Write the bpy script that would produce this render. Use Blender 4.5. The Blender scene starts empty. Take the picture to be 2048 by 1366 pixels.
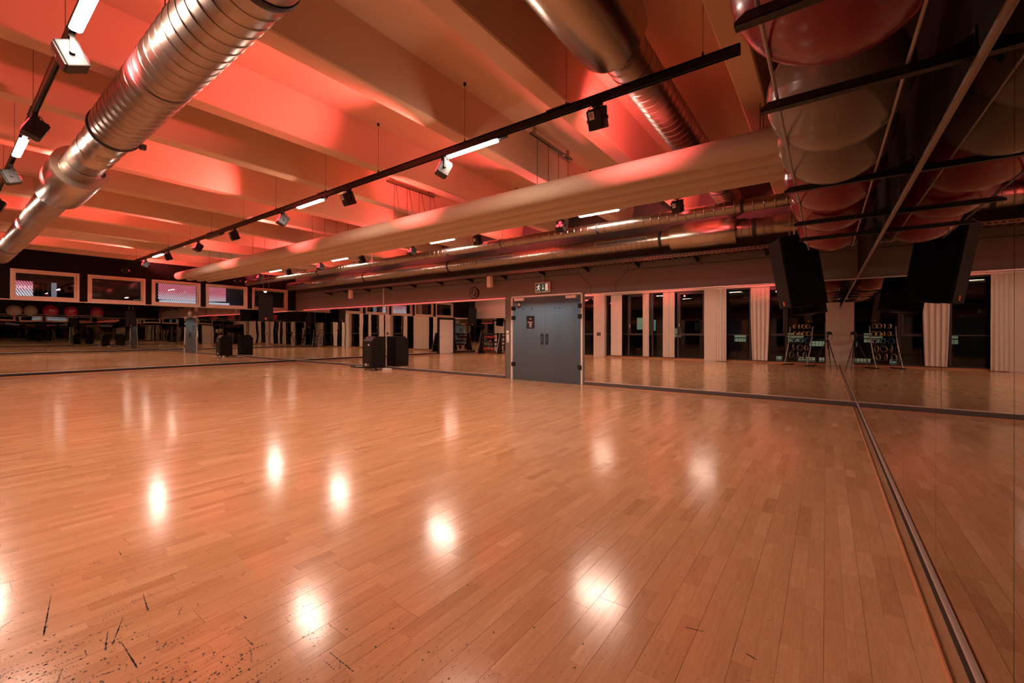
import bpy, bmesh, math, random
from mathutils import Vector, Matrix, Euler
random.seed(7)
sc = bpy.context.scene
COL = sc.collection
PI = math.pi
R = math.radians

# ------------------------------------------------------------------ camera
FPX, YAW, ROLL, PY, CAMH = 852.93, 36.386, 0.069, 665.71, 1.25
cam_d = bpy.data.cameras.new('camera')
cam = bpy.data.objects.new('camera', cam_d)
COL.objects.link(cam)
cam_d.sensor_fit = 'HORIZONTAL'
cam_d.sensor_width = 36.0
cam_d.lens = FPX / 2048 * 36.0
cam_d.shift_y = -(683 - PY) / 2048
cam_d.clip_start = 0.02
cam_d.clip_end = 200
cam.matrix_world = (Matrix.Translation((0, 0, CAMH)) @ Matrix.Rotation(R(YAW), 4, 'Z')
                    @ Matrix.Rotation(R(90), 4, 'X') @ Matrix.Rotation(R(ROLL), 4, 'Z'))
sc.camera = cam

# ------------------------------------------------------------------ world, exposure
w = bpy.data.worlds.new('night'); sc.world = w
w.use_nodes = True
w.node_tree.nodes['Background'].inputs[0].default_value = (0.010, 0.012, 0.020, 1)
w.node_tree.nodes['Background'].inputs[1].default_value = 0.25
sc.view_settings.view_transform = 'Standard'
sc.view_settings.look = 'None'
sc.view_settings.exposure = 0.12
sc.view_settings.gamma = 1.0
sc.view_settings.use_curve_mapping = False
sc.cycles.max_bounces = 12
sc.cycles.diffuse_bounces = 5
sc.cycles.glossy_bounces = 9
sc.cycles.transmission_bounces = 6
sc.cycles.transparent_max_bounces = 12
sc.cycles.caustics_reflective = True
sc.cycles.caustics_refractive = False
sc.cycles.sample_clamp_indirect = 40.0

TUBE_COL = (1.0, 0.72, 0.58)
TUBE_W = 300.0          # emission strength of a lit tube
RED_COL = (1.0, 0.125, 0.135)
RED_W = 380.0           # watts of each red spot
# ------------------------------------------------------------------ room numbers (metres)
XR, YD, XL, YW = 0.425, 9.249, -18.378, -2.40
ZB, ZT, ZBEAM, ZCEIL = 0.093, 2.164, 3.62, 4.12

# ------------------------------------------------------------------ helpers
class MB:
    def __init__(s):
        s.v = []; s.f = []; s.sm = []
    def add(s, vs, fs, smooth=False):
        o = len(s.v); s.v += [tuple(p) for p in vs]
        for f in fs:
            s.f.append(tuple(i + o for i in f)); s.sm.append(smooth)
        return s
    def box(s, x0, x1, y0, y1, z0, z1, m=None):
        vs = [(x0,y0,z0),(x1,y0,z0),(x1,y1,z0),(x0,y1,z0),(x0,y0,z1),(x1,y0,z1),(x1,y1,z1),(x0,y1,z1)]
        if m: vs = [tuple(m @ Vector(p)) for p in vs]
        return s.add(vs, [(0,3,2,1),(4,5,6,7),(0,1,5,4),(1,2,6,5),(2,3,7,6),(3,0,4,7)])
    def bbox(s, x0, x1, y0, y1, z0, z1, b=0.005, m=None):
        """box with chamfered edges"""
        bm = bmesh.new()
        bmesh.ops.create_cube(bm, size=1)
        for v in bm.verts:
            v.co = ((x0+x1)/2+v.co.x*(x1-x0), (y0+y1)/2+v.co.y*(y1-y0), (z0+z1)/2+v.co.z*(z1-z0))
        bmesh.ops.bevel(bm, geom=bm.edges[:]+bm.verts[:], offset=b, segments=2, profile=.7, affect='EDGES')
        bm.verts.index_update()
        vs = [(m @ v.co) if m else v.co.copy() for v in bm.verts]
        fs = [[v.index for v in f.verts] for f in bm.faces]
        bm.free()
        return s.add(vs, fs)
    def prism(s, poly, axis, a, b, m=None):
        """poly: 2d points (ccw) in the other two axes, extruded a..b along axis"""
        n = len(poly)
        def P(p, t):
            q = (t, p[0], p[1]) if axis == 0 else ((p[0], t, p[1]) if axis == 1 else (p[0], p[1], t))
            return tuple(m @ Vector(q)) if m else q
        vs = [P(p, a) for p in poly] + [P(p, b) for p in poly]
        fs = [tuple(range(n))[::-1], tuple(range(n, 2*n))] + [(i, (i+1) % n, n+(i+1) % n, n+i) for i in range(n)]
        return s.add(vs, fs)
    def cyl(s, p0, p1, r0, r1=None, n=12, caps=True, smooth=True):
        r1 = r0 if r1 is None else r1
        p0, p1 = Vector(p0), Vector(p1); d = (p1-p0).normalized()
        a = d.orthogonal().normalized(); b = d.cross(a)
        vs = []
        for p, r in ((p0, r0), (p1, r1)):
            for i in range(n):
                t = 2*PI*i/n; vs.append(p+a*(r*math.cos(t))+b*(r*math.sin(t)))
        s.add(vs, [(i, (i+1) % n, n+(i+1) % n, n+i) for i in range(n)], smooth)
        if caps:
            s.add([vs[i] for i in range(n)], [tuple(range(n))[::-1]])
            s.add([vs[n+i] for i in range(n)], [tuple(range(n))])
        return s
    def lathe(s, c, axis, prof, n=32, smooth=True, caps=True):
        """prof: list of (t along axis, r); c: centre of the axis (the coordinate along axis ignored)"""
        vs = []
        for t, r in prof:
            for i in range(n):
                a = 2*PI*i/n; u, v = r*math.cos(a), r*math.sin(a)
                if axis == 0: vs.append((t, c[1]+u, c[2]+v))
                elif axis == 1: vs.append((c[0]+v, t, c[2]+u))
                else: vs.append((c[0]+u, c[1]+v, t))
        k = len(prof)
        fs = [(j*n+i, j*n+(i+1) % n, (j+1)*n+(i+1) % n, (j+1)*n+i) for j in range(k-1) for i in range(n)]
        s.add(vs, fs, smooth)
        if caps:
            s.add(vs[:n], [tuple(range(n))[::-1]]); s.add(vs[-n:], [tuple(range(n))])
        return s
    def path(s, pts, r, n=8):
        pts = [Vector(p) for p in pts]; vs = []; a = None
        for i, p in enumerate(pts):
            d = (pts[min(i+1, len(pts)-1)]-pts[max(i-1, 0)]).normalized()
            if a is None: a = d.orthogonal().normalized()
            a = (a-d*a.dot(d)).normalized(); b = d.cross(a)
            for j in range(n):
                t = 2*PI*j/n; vs.append(p+a*(r*math.cos(t))+b*(r*math.sin(t)))
        k = len(pts)
        s.add(vs, [(j*n+i, j*n+(i+1) % n, (j+1)*n+(i+1) % n, (j+1)*n+i) for j in range(k-1) for i in range(n)], True)
        s.add(vs[:n], [tuple(range(n))[::-1]]); s.add(vs[-n:], [tuple(range(n))])
        return s
    def sphere(s, c, r, nu=24, nv=14, sz=1.0):
        vs = [(c[0], c[1], c[2]-r*sz)]
        for j in range(1, nv):
            p = -PI/2+PI*j/nv
            for i in range(nu):
                t = 2*PI*i/nu; vs.append((c[0]+r*math.cos(p)*math.cos(t), c[1]+r*math.cos(p)*math.sin(t), c[2]+r*sz*math.sin(p)))
        vs.append((c[0], c[1], c[2]+r*sz)); fs = []
        for i in range(nu): fs.append((0, 1+(i+1) % nu, 1+i))
        for j in range(nv-2):
            for i in range(nu):
                a = 1+j*nu; fs.append((a+i, a+(i+1) % nu, a+nu+(i+1) % nu, a+nu+i))
        l = len(vs)-1; a = 1+(nv-2)*nu
        for i in range(nu): fs.append((a+i, a+(i+1) % nu, l))
        return s.add(vs, fs, True)
    def xf(s, m):
        s.v = [tuple(m @ Vector(p)) for p in s.v]; return s
    def mesh(s, name, off=(0, 0, 0)):
        me = bpy.data.meshes.new(name)
        me.from_pydata([(p[0]-off[0], p[1]-off[1], p[2]-off[2]) for p in s.v], [], s.f)
        me.polygons.foreach_set('use_smooth', s.sm)
        me.update()
        if any(s.sm): me.set_sharp_from_angle(angle=R(28))
        return me

LOC = {}
def tag(o, label=None, cat=None, group=None, kind=None):
    if label: o['label'] = label
    if cat: o['category'] = cat
    if group: o['group'] = group
    if kind: o['kind'] = kind
    return o
def obj(name, mb, mat, parent=None, world=True, label=None):
    """one mesh object; with a parent the vertices are given in world space unless world=False"""
    off = LOC.get(parent.name, (0, 0, 0)) if (parent is not None and world) else (0, 0, 0)
    me = mb.mesh(name, off)
    me.materials.append(mat)
    o = bpy.data.objects.new(name, me); COL.objects.link(o)
    if parent is not None:
        o.parent = parent
        LOC[o.name] = LOC.get(parent.name, (0, 0, 0))
    if label: o['label'] = label
    return o
def thing(name, label, cat, loc=(0, 0, 0), rot=(0, 0, 0), group=None):
    o = bpy.data.objects.new(name, None); COL.objects.link(o)
    o.location = loc; o.rotation_euler = rot; o.empty_display_size = .1
    LOC[o.name] = tuple(loc)
    return tag(o, label, cat, group)
def struct(name, mb, mat, label=None, cat=None):
    o = obj(name, mb, mat); o['kind'] = 'structure'
    if label: tag(o, label, cat)
    return o
def struct_root(name, label, cat, loc=(0, 0, 0)):
    o = thing(name, label, cat, loc); o['kind'] = 'structure'; return o
def copy_tree(o, parent=None):
    c = o.copy(); COL.objects.link(c)
    LOC[c.name] = LOC.get(o.name, (0, 0, 0))
    if parent is not None: c.parent = parent
    for ch in o.children: copy_tree(ch, c)
    return c
def project(p):
    a = R(YAW); c, s = math.cos(a), math.sin(a)
    d = -s*p[0]+c*p[1]; x = c*p[0]+s*p[1]
    if d < .05: return None
    return 1024+FPX*x/d, PY-FPX*(p[2]-CAMH)/d, d
def fl(px, py, z=0.0):
    """floor point under a photograph pixel"""
    a = R(YAW); c, s = math.cos(a), math.sin(a)
    x, y = (px-1024)/FPX, (py-PY)/FPX
    k = (z-CAMH)/(-y)
    return (k*(-s+c*x), k*(c+s*x))

# ------------------------------------------------------------------ materials
def nmat(name):
    m = bpy.data.materials.new(name); m.use_nodes = True
    nt = m.node_tree
    b = nt.nodes['Principled BSDF']
    return m, nt, b
def mat(name, col, rough=.5, metal=0., var=0.0, vscale=6., bump=0., bscale=40., spec=.5, stretch=(1, 1, 1), coat=0., emit=None, estr=0.):
    m, nt, b = nmat(name)
    N, Lk = nt.nodes, nt.links
    b.inputs['Base Color'].default_value = (*col, 1)
    b.inputs['Roughness'].default_value = rough
    b.inputs['Metallic'].default_value = metal
    b.inputs['Specular IOR Level'].default_value = spec
    b.inputs['Coat Weight'].default_value = coat
    if emit:
        b.inputs['Emission Color'].default_value = (*emit, 1); b.inputs['Emission Strength'].default_value = estr
    if var or bump:
        tc = N.new('ShaderNodeTexCoord'); mp = N.new('ShaderNodeMapping'); mp.inputs['Scale'].default_value = stretch
        Lk.new(tc.outputs['Object'], mp.inputs['Vector'])
    if var:
        no = N.new('ShaderNodeTexNoise'); no.inputs['Scale'].default_value = vscale; no.inputs['Detail'].default_value = 5
        Lk.new(mp.outputs[0], no.inputs['Vector'])
        mx = N.new('ShaderNodeMix'); mx.data_type = 'RGBA'
        mx.inputs[6].default_value = (*[c*(1-var) for c in col], 1); mx.inputs[7].default_value = (*[min(1, c*(1+var)) for c in col], 1)
        Lk.new(no.outputs['Fac'], mx.inputs[0]); Lk.new(mx.outputs[2], b.inputs['Base Color'])
    if bump:
        n2 = N.new('ShaderNodeTexNoise'); n2.inputs['Scale'].default_value = bscale; n2.inputs['Detail'].default_value = 4
        Lk.new(mp.outputs[0], n2.inputs['Vector'])
        bp = N.new('ShaderNodeBump'); bp.inputs['Strength'].default_value = bump; bp.inputs['Distance'].default_value = .01
        Lk.new(n2.outputs['Fac'], bp.inputs['Height']); Lk.new(bp.outputs[0], b.inputs['Normal'])
    return m
def emat(name, col, strength, sample=False):
    m, nt, b = nmat(name)
    e = nt.nodes.new('ShaderNodeEmission'); e.inputs[0].default_value = (*col, 1); e.inputs[1].default_value = strength
    nt.links.new(e.outputs[0], nt.nodes['Material Output'].inputs[0]); nt.nodes.remove(b)
    if not sample: m.cycles.emission_sampling = 'NONE'
    return m
def glassmat(name, tint=(.9, .92, .92), ior=1.45, rough=0.0):
    m, nt, b = nmat(name); N, Lk = nt.nodes, nt.links; N.remove(b)
    t = N.new('ShaderNodeBsdfTransparent'); t.inputs[0].default_value = (*tint, 1)
    g = N.new('ShaderNodeBsdfGlossy'); g.inputs['Roughness'].default_value = rough
    f = N.new('ShaderNodeFresnel'); f.inputs[0].default_value = ior
    mx = N.new('ShaderNodeMixShader')
    Lk.new(f.outputs[0], mx.inputs[0]); Lk.new(t.outputs[0], mx.inputs[1]); Lk.new(g.outputs[0], mx.inputs[2])
    Lk.new(mx.outputs[0], N['Material Output'].inputs[0])
    return m
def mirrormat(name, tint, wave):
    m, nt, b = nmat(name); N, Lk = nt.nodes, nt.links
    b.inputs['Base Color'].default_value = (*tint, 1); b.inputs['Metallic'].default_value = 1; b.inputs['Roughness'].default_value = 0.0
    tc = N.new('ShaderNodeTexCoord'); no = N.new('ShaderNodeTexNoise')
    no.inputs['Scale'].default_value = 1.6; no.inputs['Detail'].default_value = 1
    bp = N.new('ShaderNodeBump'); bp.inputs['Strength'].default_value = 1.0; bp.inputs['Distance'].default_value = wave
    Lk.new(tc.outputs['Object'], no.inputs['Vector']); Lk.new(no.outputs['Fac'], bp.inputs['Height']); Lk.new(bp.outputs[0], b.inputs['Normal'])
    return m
def woodfloor():
    m, nt, b = nmat('beech_parquet'); N, Lk = nt.nodes, nt.links
    at = N.new('ShaderNodeAttribute'); at.attribute_name = 'tone'
    tc = N.new('ShaderNodeTexCoord')
    off = N.new('ShaderNodeVectorMath'); off.operation = 'ADD'
    sc_ = N.new('ShaderNodeVectorMath'); sc_.operation = 'SCALE'; sc_.inputs[0].default_value = (37, 53, 11)
    Lk.new(at.outputs['Fac'], sc_.inputs['Scale'])
    Lk.new(tc.outputs['Object'], off.inputs[0]); Lk.new(sc_.outputs[0], off.inputs[1])
    mp = N.new('ShaderNodeMapping'); mp.inputs['Scale'].default_value = (26, 2.6, 1)
    Lk.new(off.outputs[0], mp.inputs[0])
    g = N.new('ShaderNodeTexNoise'); g.inputs['Scale'].default_value = 1.0; g.inputs['Detail'].default_value = 6; g.inputs['Distortion'].default_value = 1.3
    Lk.new(mp.outputs[0], g.inputs['Vector'])
    mp2 = N.new('ShaderNodeMapping'); mp2.inputs['Scale'].default_value = (170, 9, 1)
    Lk.new(off.outputs[0], mp2.inputs[0])
    g2 = N.new('ShaderNodeTexNoise'); g2.inputs['Scale'].default_value = 1.0; g2.inputs['Detail'].default_value = 3
    Lk.new(mp2.outputs[0], g2.inputs['Vector'])
    cr = N.new('ShaderNodeValToRGB'); e = cr.color_ramp.elements
    e[0].position = 0; e[0].color = (.40, .215, .100, 1)
    e[1].position = 1; e[1].color = (.74, .505, .30, 1)
    x = e.new(.35); x.color = (.55, .330, .166, 1)
    x = e.new(.7); x.color = (.63, .400, .214, 1)
    ma = N.new('ShaderNodeMath'); ma.operation = 'MULTIPLY_ADD'; ma.inputs[1].default_value = .55; 
    Lk.new(g.outputs['Fac'], ma.inputs[0])
    mb_ = N.new('ShaderNodeMath'); mb_.operation = 'MULTIPLY_ADD'; mb_.inputs[1].default_value = .75; mb_.inputs[2].default_value = -.14
    Lk.new(at.outputs['Fac'], mb_.inputs[0]); Lk.new(mb_.outputs[0], ma.inputs[2])
    Lk.new(ma.outputs[0], cr.inputs[0])
    mx = N.new('ShaderNodeMix'); mx.data_type = 'RGBA'; mx.blend_type = 'MULTIPLY'; mx.inputs[0].default_value = .35
    cr2 = N.new('ShaderNodeValToRGB'); cr2.color_ramp.elements[0].position = .3; cr2.color_ramp.elements[0].color = (.72, .66, .6, 1); cr2.color_ramp.elements[1].position = .6
    Lk.new(g2.outputs['Fac'], cr2.inputs[0]); Lk.new(cr.outputs[0], mx.inputs[6]); Lk.new(cr2.outputs[0], mx.inputs[7])
    Lk.new(mx.outputs[2], b.inputs['Base Color'])
    # varnish: slightly uneven gloss
    n3 = N.new('ShaderNodeTexNoise'); n3.inputs['Scale'].default_value = 2.2; n3.inputs['Detail'].default_value = 4
    Lk.new(tc.outputs['Object'], n3.inputs['Vector'])
    mr = N.new('ShaderNodeMapRange'); mr.inputs[3].default_value = .135; mr.inputs[4].default_value = .20
    Lk.new(n3.outputs['Fac'], mr.inputs[0]); Lk.new(mr.outputs[0], b.inputs['Roughness'])
    b.inputs['Specular IOR Level'].default_value = .45
    return m
M = {}
M['floor'] = woodfloor()
M['underfloor'] = mat('joint_dark', (.025, .012, .006), .8)
M['wood_trim'] = mat('wood_trim', (.50, .23, .10), .35, var=.15, vscale=8, stretch=(8, .6, 8))
M['ceil'] = mat('ceiling_plaster', (.56, .37, .235), .9, var=.05, vscale=.8, bump=.12, bscale=60)
M['wall'] = mat('grey_wall_paint', (.155, .142, .128), .75, var=.04, vscale=1.2, bump=.06, bscale=90)
M['pale'] = mat('pale_wall_plaster', (.70, .62, .55), .85, var=.06, vscale=2, bump=.1, bscale=70)
M['darkwall'] = mat('dark_wall_paint', (.008, .004, .004), .85, spec=.2, var=.15, vscale=1.5, bump=.1, bscale=50)
M['black'] = mat('black_paint', (.012, .011, .011), .55, var=.2, vscale=20)
M['blackmetal'] = mat('black_powder_coat', (.009, .008, .008), .45, spec=.35, var=.15, vscale=30)
M['skirt'] = mat('grey_skirting', (.10, .09, .088), .5, var=.1, vscale=6)
M['alu'] = mat('light_aluminium', (.72, .66, .60), .38, metal=.6, var=.05, vscale=5)
M['alu_dark'] = mat('dull_aluminium', (.30, .26, .23), .45, metal=.5, var=.08, vscale=6)
M['white'] = mat('white_lacquer', (.80, .74, .68), .45, var=.03, vscale=5)
M['cream'] = mat('cream_window_frame', (.60, .45, .34), .5, var=.05, vscale=7)
M['steel'] = mat('galvanised_steel', (.32, .272, .23), .31, metal=1, var=.22, vscale=9, bump=.05, bscale=30, stretch=(1, 1, 1))
M['steel2'] = mat('galvanised_sheet_smooth', (.42, .355, .29), .27, metal=1, var=.15, vscale=5)
M['ventplate'] = mat('vent_plate_grey', (.20, .16, .13), .55, metal=.3, var=.1)
M['rubber'] = mat('black_rubber', (.01, .01, .01), .6, var=.1, vscale=30)
M['fabric'] = mat('cream_fabric_duct', (.47, .37, .27), .8, var=.05, vscale=4, bump=.25, bscale=14)
M['curtain'] = mat('white_curtain_cloth', (.78, .71, .64), .9, var=.04, vscale=10, bump=.1, bscale=120)
M['mirror'] = mirrormat('mirror_glass', (.72, .71, .66), .00012)
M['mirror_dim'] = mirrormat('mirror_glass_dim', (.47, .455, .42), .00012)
M['mirror_wavy'] = mirrormat('mirror_glass_wavy', (.70, .70, .64), .0007)
M['glass'] = glassmat('window_glass', (.80, .83, .82), 1.5)
M['wframe'] = mat('dark_window_frame', (.045, .034, .030), .45, var=.1, vscale=6)
M['tube'] = emat('lit_tube', TUBE_COL, TUBE_W, True)
M['tube_off'] = mat('tube_diffuser_off', (.05, .045, .042), .4, var=.05, vscale=9)
M['led'] = emat('red_led', (1.0, .03, .04), 4.5)
M['strip'] = emat('red_led_strip', (1.0, .06, .065), 4.0, True)
M['ballred'] = mat('red_vinyl', (.18, .006, .016), .22, var=.12, vscale=5, coat=.3, bump=.03, bscale=8)
M['ballgrey'] = mat('pearl_grey_vinyl', (.175, .14, .105), .26, var=.1, vscale=5, coat=.25, bump=.03, bscale=8)
M['speaker'] = mat('black_speaker_paint', (.004, .0036, .0036), .75, spec=.15, bump=.25, bscale=220, var=.1, vscale=40)
M['grille'] = mat('black_speaker_grille', (.009, .007, .007), .6, spec=.2, bump=.5, bscale=500, var=.2, vscale=200)
M['orange'] = mat('orange_badge', (.75, .12, .04), .4, var=.05, vscale=30)
M['paper'] = mat('white_paper', (.75, .70, .65), .7, var=.05, vscale=30)
M['chrome'] = mat('chrome', (.7, .68, .65), .2, metal=1, var=.05, vscale=10)
M['green'] = mat('exit_sign_green', (.004, .075, .045), .4, var=.03, vscale=20, emit=(.004, .10, .06), estr=.25)
M['signwhite'] = mat('exit_sign_white', (.75, .72, .66), .5, var=.02, vscale=20, emit=(.75, .68, .55), estr=.35)
M['clockface'] = mat('clock_face', (.05, .030, .028), .45, var=.1, vscale=20)
M['brownblack'] = mat('brown_black_case', (.006, .0045, .0045), .55, spec=.3, var=.15, vscale=12)

def frosted():
    m, nt, b = nmat('frosted_door_glass'); N, Lk = nt.nodes, nt.links; N.remove(b)
    tr = N.new('ShaderNodeBsdfTranslucent'); tr.inputs[0].default_value = (.45, .50, .515, 1)
    df = N.new('ShaderNodeBsdfDiffuse'); df.inputs[0].default_value = (.14, .15, .15, 1)
    a = N.new('ShaderNodeMixShader'); a.inputs[0].default_value = .4
    g = N.new('ShaderNodeBsdfGlossy'); g.inputs['Roughness'].default_value = .03
    f = N.new('ShaderNodeFresnel'); f.inputs[0].default_value = 1.45
    mx = N.new('ShaderNodeMixShader')
    tc = N.new('ShaderNodeTexCoord'); no = N.new('ShaderNodeTexNoise'); no.inputs['Scale'].default_value = 180
    bp = N.new('ShaderNodeBump'); bp.inputs['Strength'].default_value = .05; bp.inputs['Distance'].default_value = .001
    Lk.new(tc.outputs['Object'], no.inputs[0]); Lk.new(no.outputs['Fac'], bp.inputs['Height']); Lk.new(bp.outputs[0], df.inputs['Normal'])
    Lk.new(tr.outputs[0], a.inputs[1]); Lk.new(df.outputs[0], a.inputs[2])
    Lk.new(f.outputs[0], mx.inputs[0]); Lk.new(a.outputs[0], mx.inputs[1]); Lk.new(g.outputs[0], mx.inputs[2])
    Lk.new(mx.outputs[0], N['Material Output'].inputs[0])
    return m
M['frost'] = frosted()

# ================================================================== FLOOR
fb = MB().box(XL-.2, XR+.2, YW-.2, YD+.2, -.12, -.006)
floor = struct('floor', fb, M['underfloor'], 'warm beech two-strip parquet sports floor with scuff marks', 'floor')
BW = .143
planks = []          # (x0,x1,y0,y1,tone)
xb = XR-.003
while xb > XL:
    x1 = xb; x0 = max(xb-BW, XL)
    ys = YW-random.uniform(0, 2.2)
    ends = []
    while ys < YD:
        L = random.choice((2.2, 2.2, 2.05)); ends.append((ys, ys+L)); ys += L
    xm = (x0+x1)/2
    for s0, s1, heavy_l, heavy_r in ((x0, xm, 1, 0), (xm, x1, 0, 1)):
        for (b0, b1) in ends:
            y = b0
            while y < b1-.02:
                l = random.uniform(.20, .56); y2 = y+l
                if b1-y2 < .14: y2 = b1
                a, bnd = max(y, YW), min(y2, YD)
                if bnd-a > .02:
                    gl = .0006 if heavy_l else .00015; gr = .0006 if heavy_r else .00015
                    g0 = .0006 if y == b0 else .00012; g1 = .0006 if y2 == b1 else .00012
                    t = min(.92, max(.16, random.gauss(.52, .17)))
                    planks.append((s0+gl, s1-gr, a+g0, bnd-g1, t))
                y = y2
    xb -= BW
def plank_geo(p):
    x0, x1, y0, y1, t = p; c = .00025; z = 0.0
    vs = [(x0, y0, -.006), (x1, y0, -.006), (x1, y1, -.006), (x0, y1, -.006),
          (x0, y0, z-c), (x1, y0, z-c), (x1, y1, z-c), (x0, y1, z-c),
          (x0+c, y0+c, z), (x1-c, y0+c, z), (x1-c, y1-c, z), (x0+c, y1-c, z)]
    fs = [(0, 1, 5, 4), (1, 2, 6, 5), (2, 3, 7, 6), (3, 0, 4, 7), (4, 5, 9, 8), (5, 6, 10, 9), (6, 7, 11, 10), (7, 4, 8, 11), (8, 9, 10, 11)]
    return vs, fs
def score(p):
    c = ((p[0]+p[1])/2, (p[2]+p[3])/2, 0); q = project(c)
    if q is None or not (0 < q[0] < 2048 and 700 < q[1] < 1366): return 0
    A = 0; qs = [project((x, y, 0)) for x, y in ((p[0], p[2]), (p[1], p[2]), (p[1], p[3]), (p[0], p[3]))]
    if any(k is None for k in qs): return 0
    for i in range(4):
        A += qs[i][0]*qs[(i+1) % 4][1]-qs[(i+1) % 4][0]*qs[i][1]
    return abs(A)
order = sorted(range(len(planks)), key=lambda i: -score(planks[i]))
near = set(order[:300])
def set_tone(me, tones):
    a = me.attributes.new('tone', 'FLOAT', 'FACE'); a.data.foreach_set('value', tones)
rest = MB(); rt = []
for i, p in enumerate(planks):
    if i in near:
        vs, fs = plank_geo(p)
        me = bpy.data.meshes.new('plank'); me.from_pydata(vs, [], fs); me.update(); set_tone(me, [p[4]]*9)
        me.materials.append(M['floor'])
        o = bpy.data.objects.new('plank', me); COL.objects.link(o); o.parent = floor
    else:
        x0, x1, y0, y1, tn = p; e_ = .0003
        rest.add([(x0-e_, y0-e_, 0), (x1+e_, y0-e_, 0), (x1+e_, y1+e_, 0), (x0-e_, y1+e_, 0)], [(0, 1, 2, 3)]); rt.append(tn)
ro = obj('parquet', rest, M['floor'], floor); set_tone(ro.data, rt); ro['kind'] = 'stuff'
# scuff marks: black rubber dots and dashes, worn into the near left of the floor
sm = MB()
def scuff(x, y, l, wd, a):
    l *= 1.7; wd *= 1.7
    n = 7; ca, sa = math.cos(a), math.sin(a); vs = []
    for i in range(n):
        t = 2*PI*i/n; u = l*math.cos(t)*random.uniform(.75, 1.15); v = wd*math.sin(t)*random.uniform(.7, 1.2)
        vs.append((x+u*ca-v*sa, y+u*sa+v*ca, .0004))
    sm.add(vs, [tuple(range(n))])
rnd = random.Random(21)
def px_ok(px, py): return fl(px, py)
for k in range(150):                      # trails of dots
    u = rnd.random()**1.35; v = rnd.random()
    px = -60+760*u; py = 1420-330*(v**1.2)*(1-.25*u)
    x, y = fl(px, py); a = rnd.choice((0, PI/2, PI/2, PI*.35, PI*.6, PI*.8))+rnd.uniform(-.35, .35)
    n = rnd.choice((2, 3, 5, 7, 9)); st = rnd.uniform(.008, .018); s0 = rnd.uniform(.0009, .0022)
    for j in range(n):
        a += rnd.uniform(-.12, .12)
        x += st*math.cos(a); y += st*math.sin(a)
        scuff(x, y, s0*rnd.uniform(.7, 1.9), s0*rnd.uniform(.6, 1.0), a if rnd.random() < .6 else PI/2+rnd.uniform(-.3, .3))
for k in range(900):                      # single specks along the grain
    u = rnd.random()**1.5; v = rnd.random()**1.4
    px = -60+1050*u; py = 1420-400*v*(1-.3*u)
    x, y = fl(px, py); s0 = rnd.uniform(.0005, .0016)
    scuff(x, y, s0*rnd.uniform(1, 3.2), s0*.6, PI/2+rnd.uniform(-.15, .15))
for k in range(130):                      # heavier spots lower left
    px = rnd.uniform(-20, 520); py = 1385-170*rnd.random()**1.3*(1-px/900)
    x, y = fl(px, py); scuff(x, y, rnd.uniform(.0022, .0042), rnd.uniform(.0016, .0028), rnd.uniform(0, PI))
for (a, b, c, d) in ((350, 660, 300, 930), (840, 810, 770, 990), (835, 980, 940, 1150), (980, 650, 1015, 765), (1650, 770, 1685, 815), (815, 355, 830, 380), (1960, 820, 1990, 850), (1680, 945, 1730, 995), (740, 900, 720, 1030)):
    p0 = fl(a/3.413, 1000+b/3.413); p1 = fl(c/3.413, 1000+d/3.413)   # the long dragged streaks
    ln = math.hypot(p1[0]-p0[0], p1[1]-p0[1]); ang = math.atan2(p1[1]-p0[1], p1[0]-p0[0]); k = max(3, int(ln/.012))
    for j in range(k):
        t = j/k
        if rnd.random() < .85: scuff(p0[0]+(p1[0]-p0[0])*t, p0[1]+(p1[1]-p0[1])*t, .008, rnd.uniform(.0008, .0022)*(.4+t), ang)
for (a, b) in ((100, 1000), (1600, 870), (640, 878), (1880, 1145), (880, 1040), (840, 1093), (1325, 903), (1148, 582), (1600, 325), (520, 1003), (320, 885), (1020, 1222), (1935, 982)):
    x, y = fl(600+a/3.413, 1000+b/3.413); scuff(x, y, .0035, .002, rnd.uniform(0, PI))
for (a, b, c, d) in ((600, 870, 690, 892), (1015, 1055, 1062, 1083), (215, 1050, 362, 1168)):
    ox = 1200 if a != 215 else 600
    p0 = fl(ox+a/3.413, 1000+b/3.413); p1 = fl(ox+c/3.413, 1000+d/3.413)
    ang = math.atan2(p1[1]-p0[1], p1[0]-p0[0])
    for j in range(8):
        t = j/7; scuff(p0[0]+(p1[0]-p0[0])*t, p0[1]+(p1[1]-p0[1])*t, .006, .0014, ang)
for k in range(420):                      # sparse specks over the rest of the near floor
    px = rnd.uniform(500, 1900); py = rnd.uniform(930, 1366); x, y = fl(px, py)
    if x < XR-.15: scuff(x, y, rnd.uniform(.0008, .0022), rnd.uniform(.0006, .0012), rnd.uniform(0, PI))
so = obj('scuff_marks', sm, M['rubber'], floor); so['kind'] = 'stuff'

# wooden cover strip along the mirrors and grey skirting under them
def quarter(r=.012, n=5):
    return [(0, 0)]+[(r*math.sin(PI/2*i/n), r*math.cos(PI/2*i/n)) for i in range(n+1)]
tb = MB().prism([(XR-.075, .0006), (XR-.058, .0006), (XR-.058, .010), (XR-.062, .014), (XR-.069, .013), (XR-.074, .007)], 1, YW+.01, YD-.05)
struct('trim_1', tb, M['wood_trim'], 'narrow rounded wooden cover strip along the right mirror wall', 'trim')
tb = MB().prism([(YD-.058, .0006), (YD-.075, .0006), (YD-.074, .007), (YD-.069, .013), (YD-.062, .014), (YD-.058, .010)], 0, XL+.05, -6.83).prism(
    [(YD-.058, .0006), (YD-.075, .0006), (YD-.074, .007), (YD-.069, .013), (YD-.062, .014), (YD-.058, .010)], 0, -4.70, XR-.06)
struct('trim_2', tb, M['wood_trim'], 'narrow wooden cover strip along the foot of the door wall', 'trim')
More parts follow.
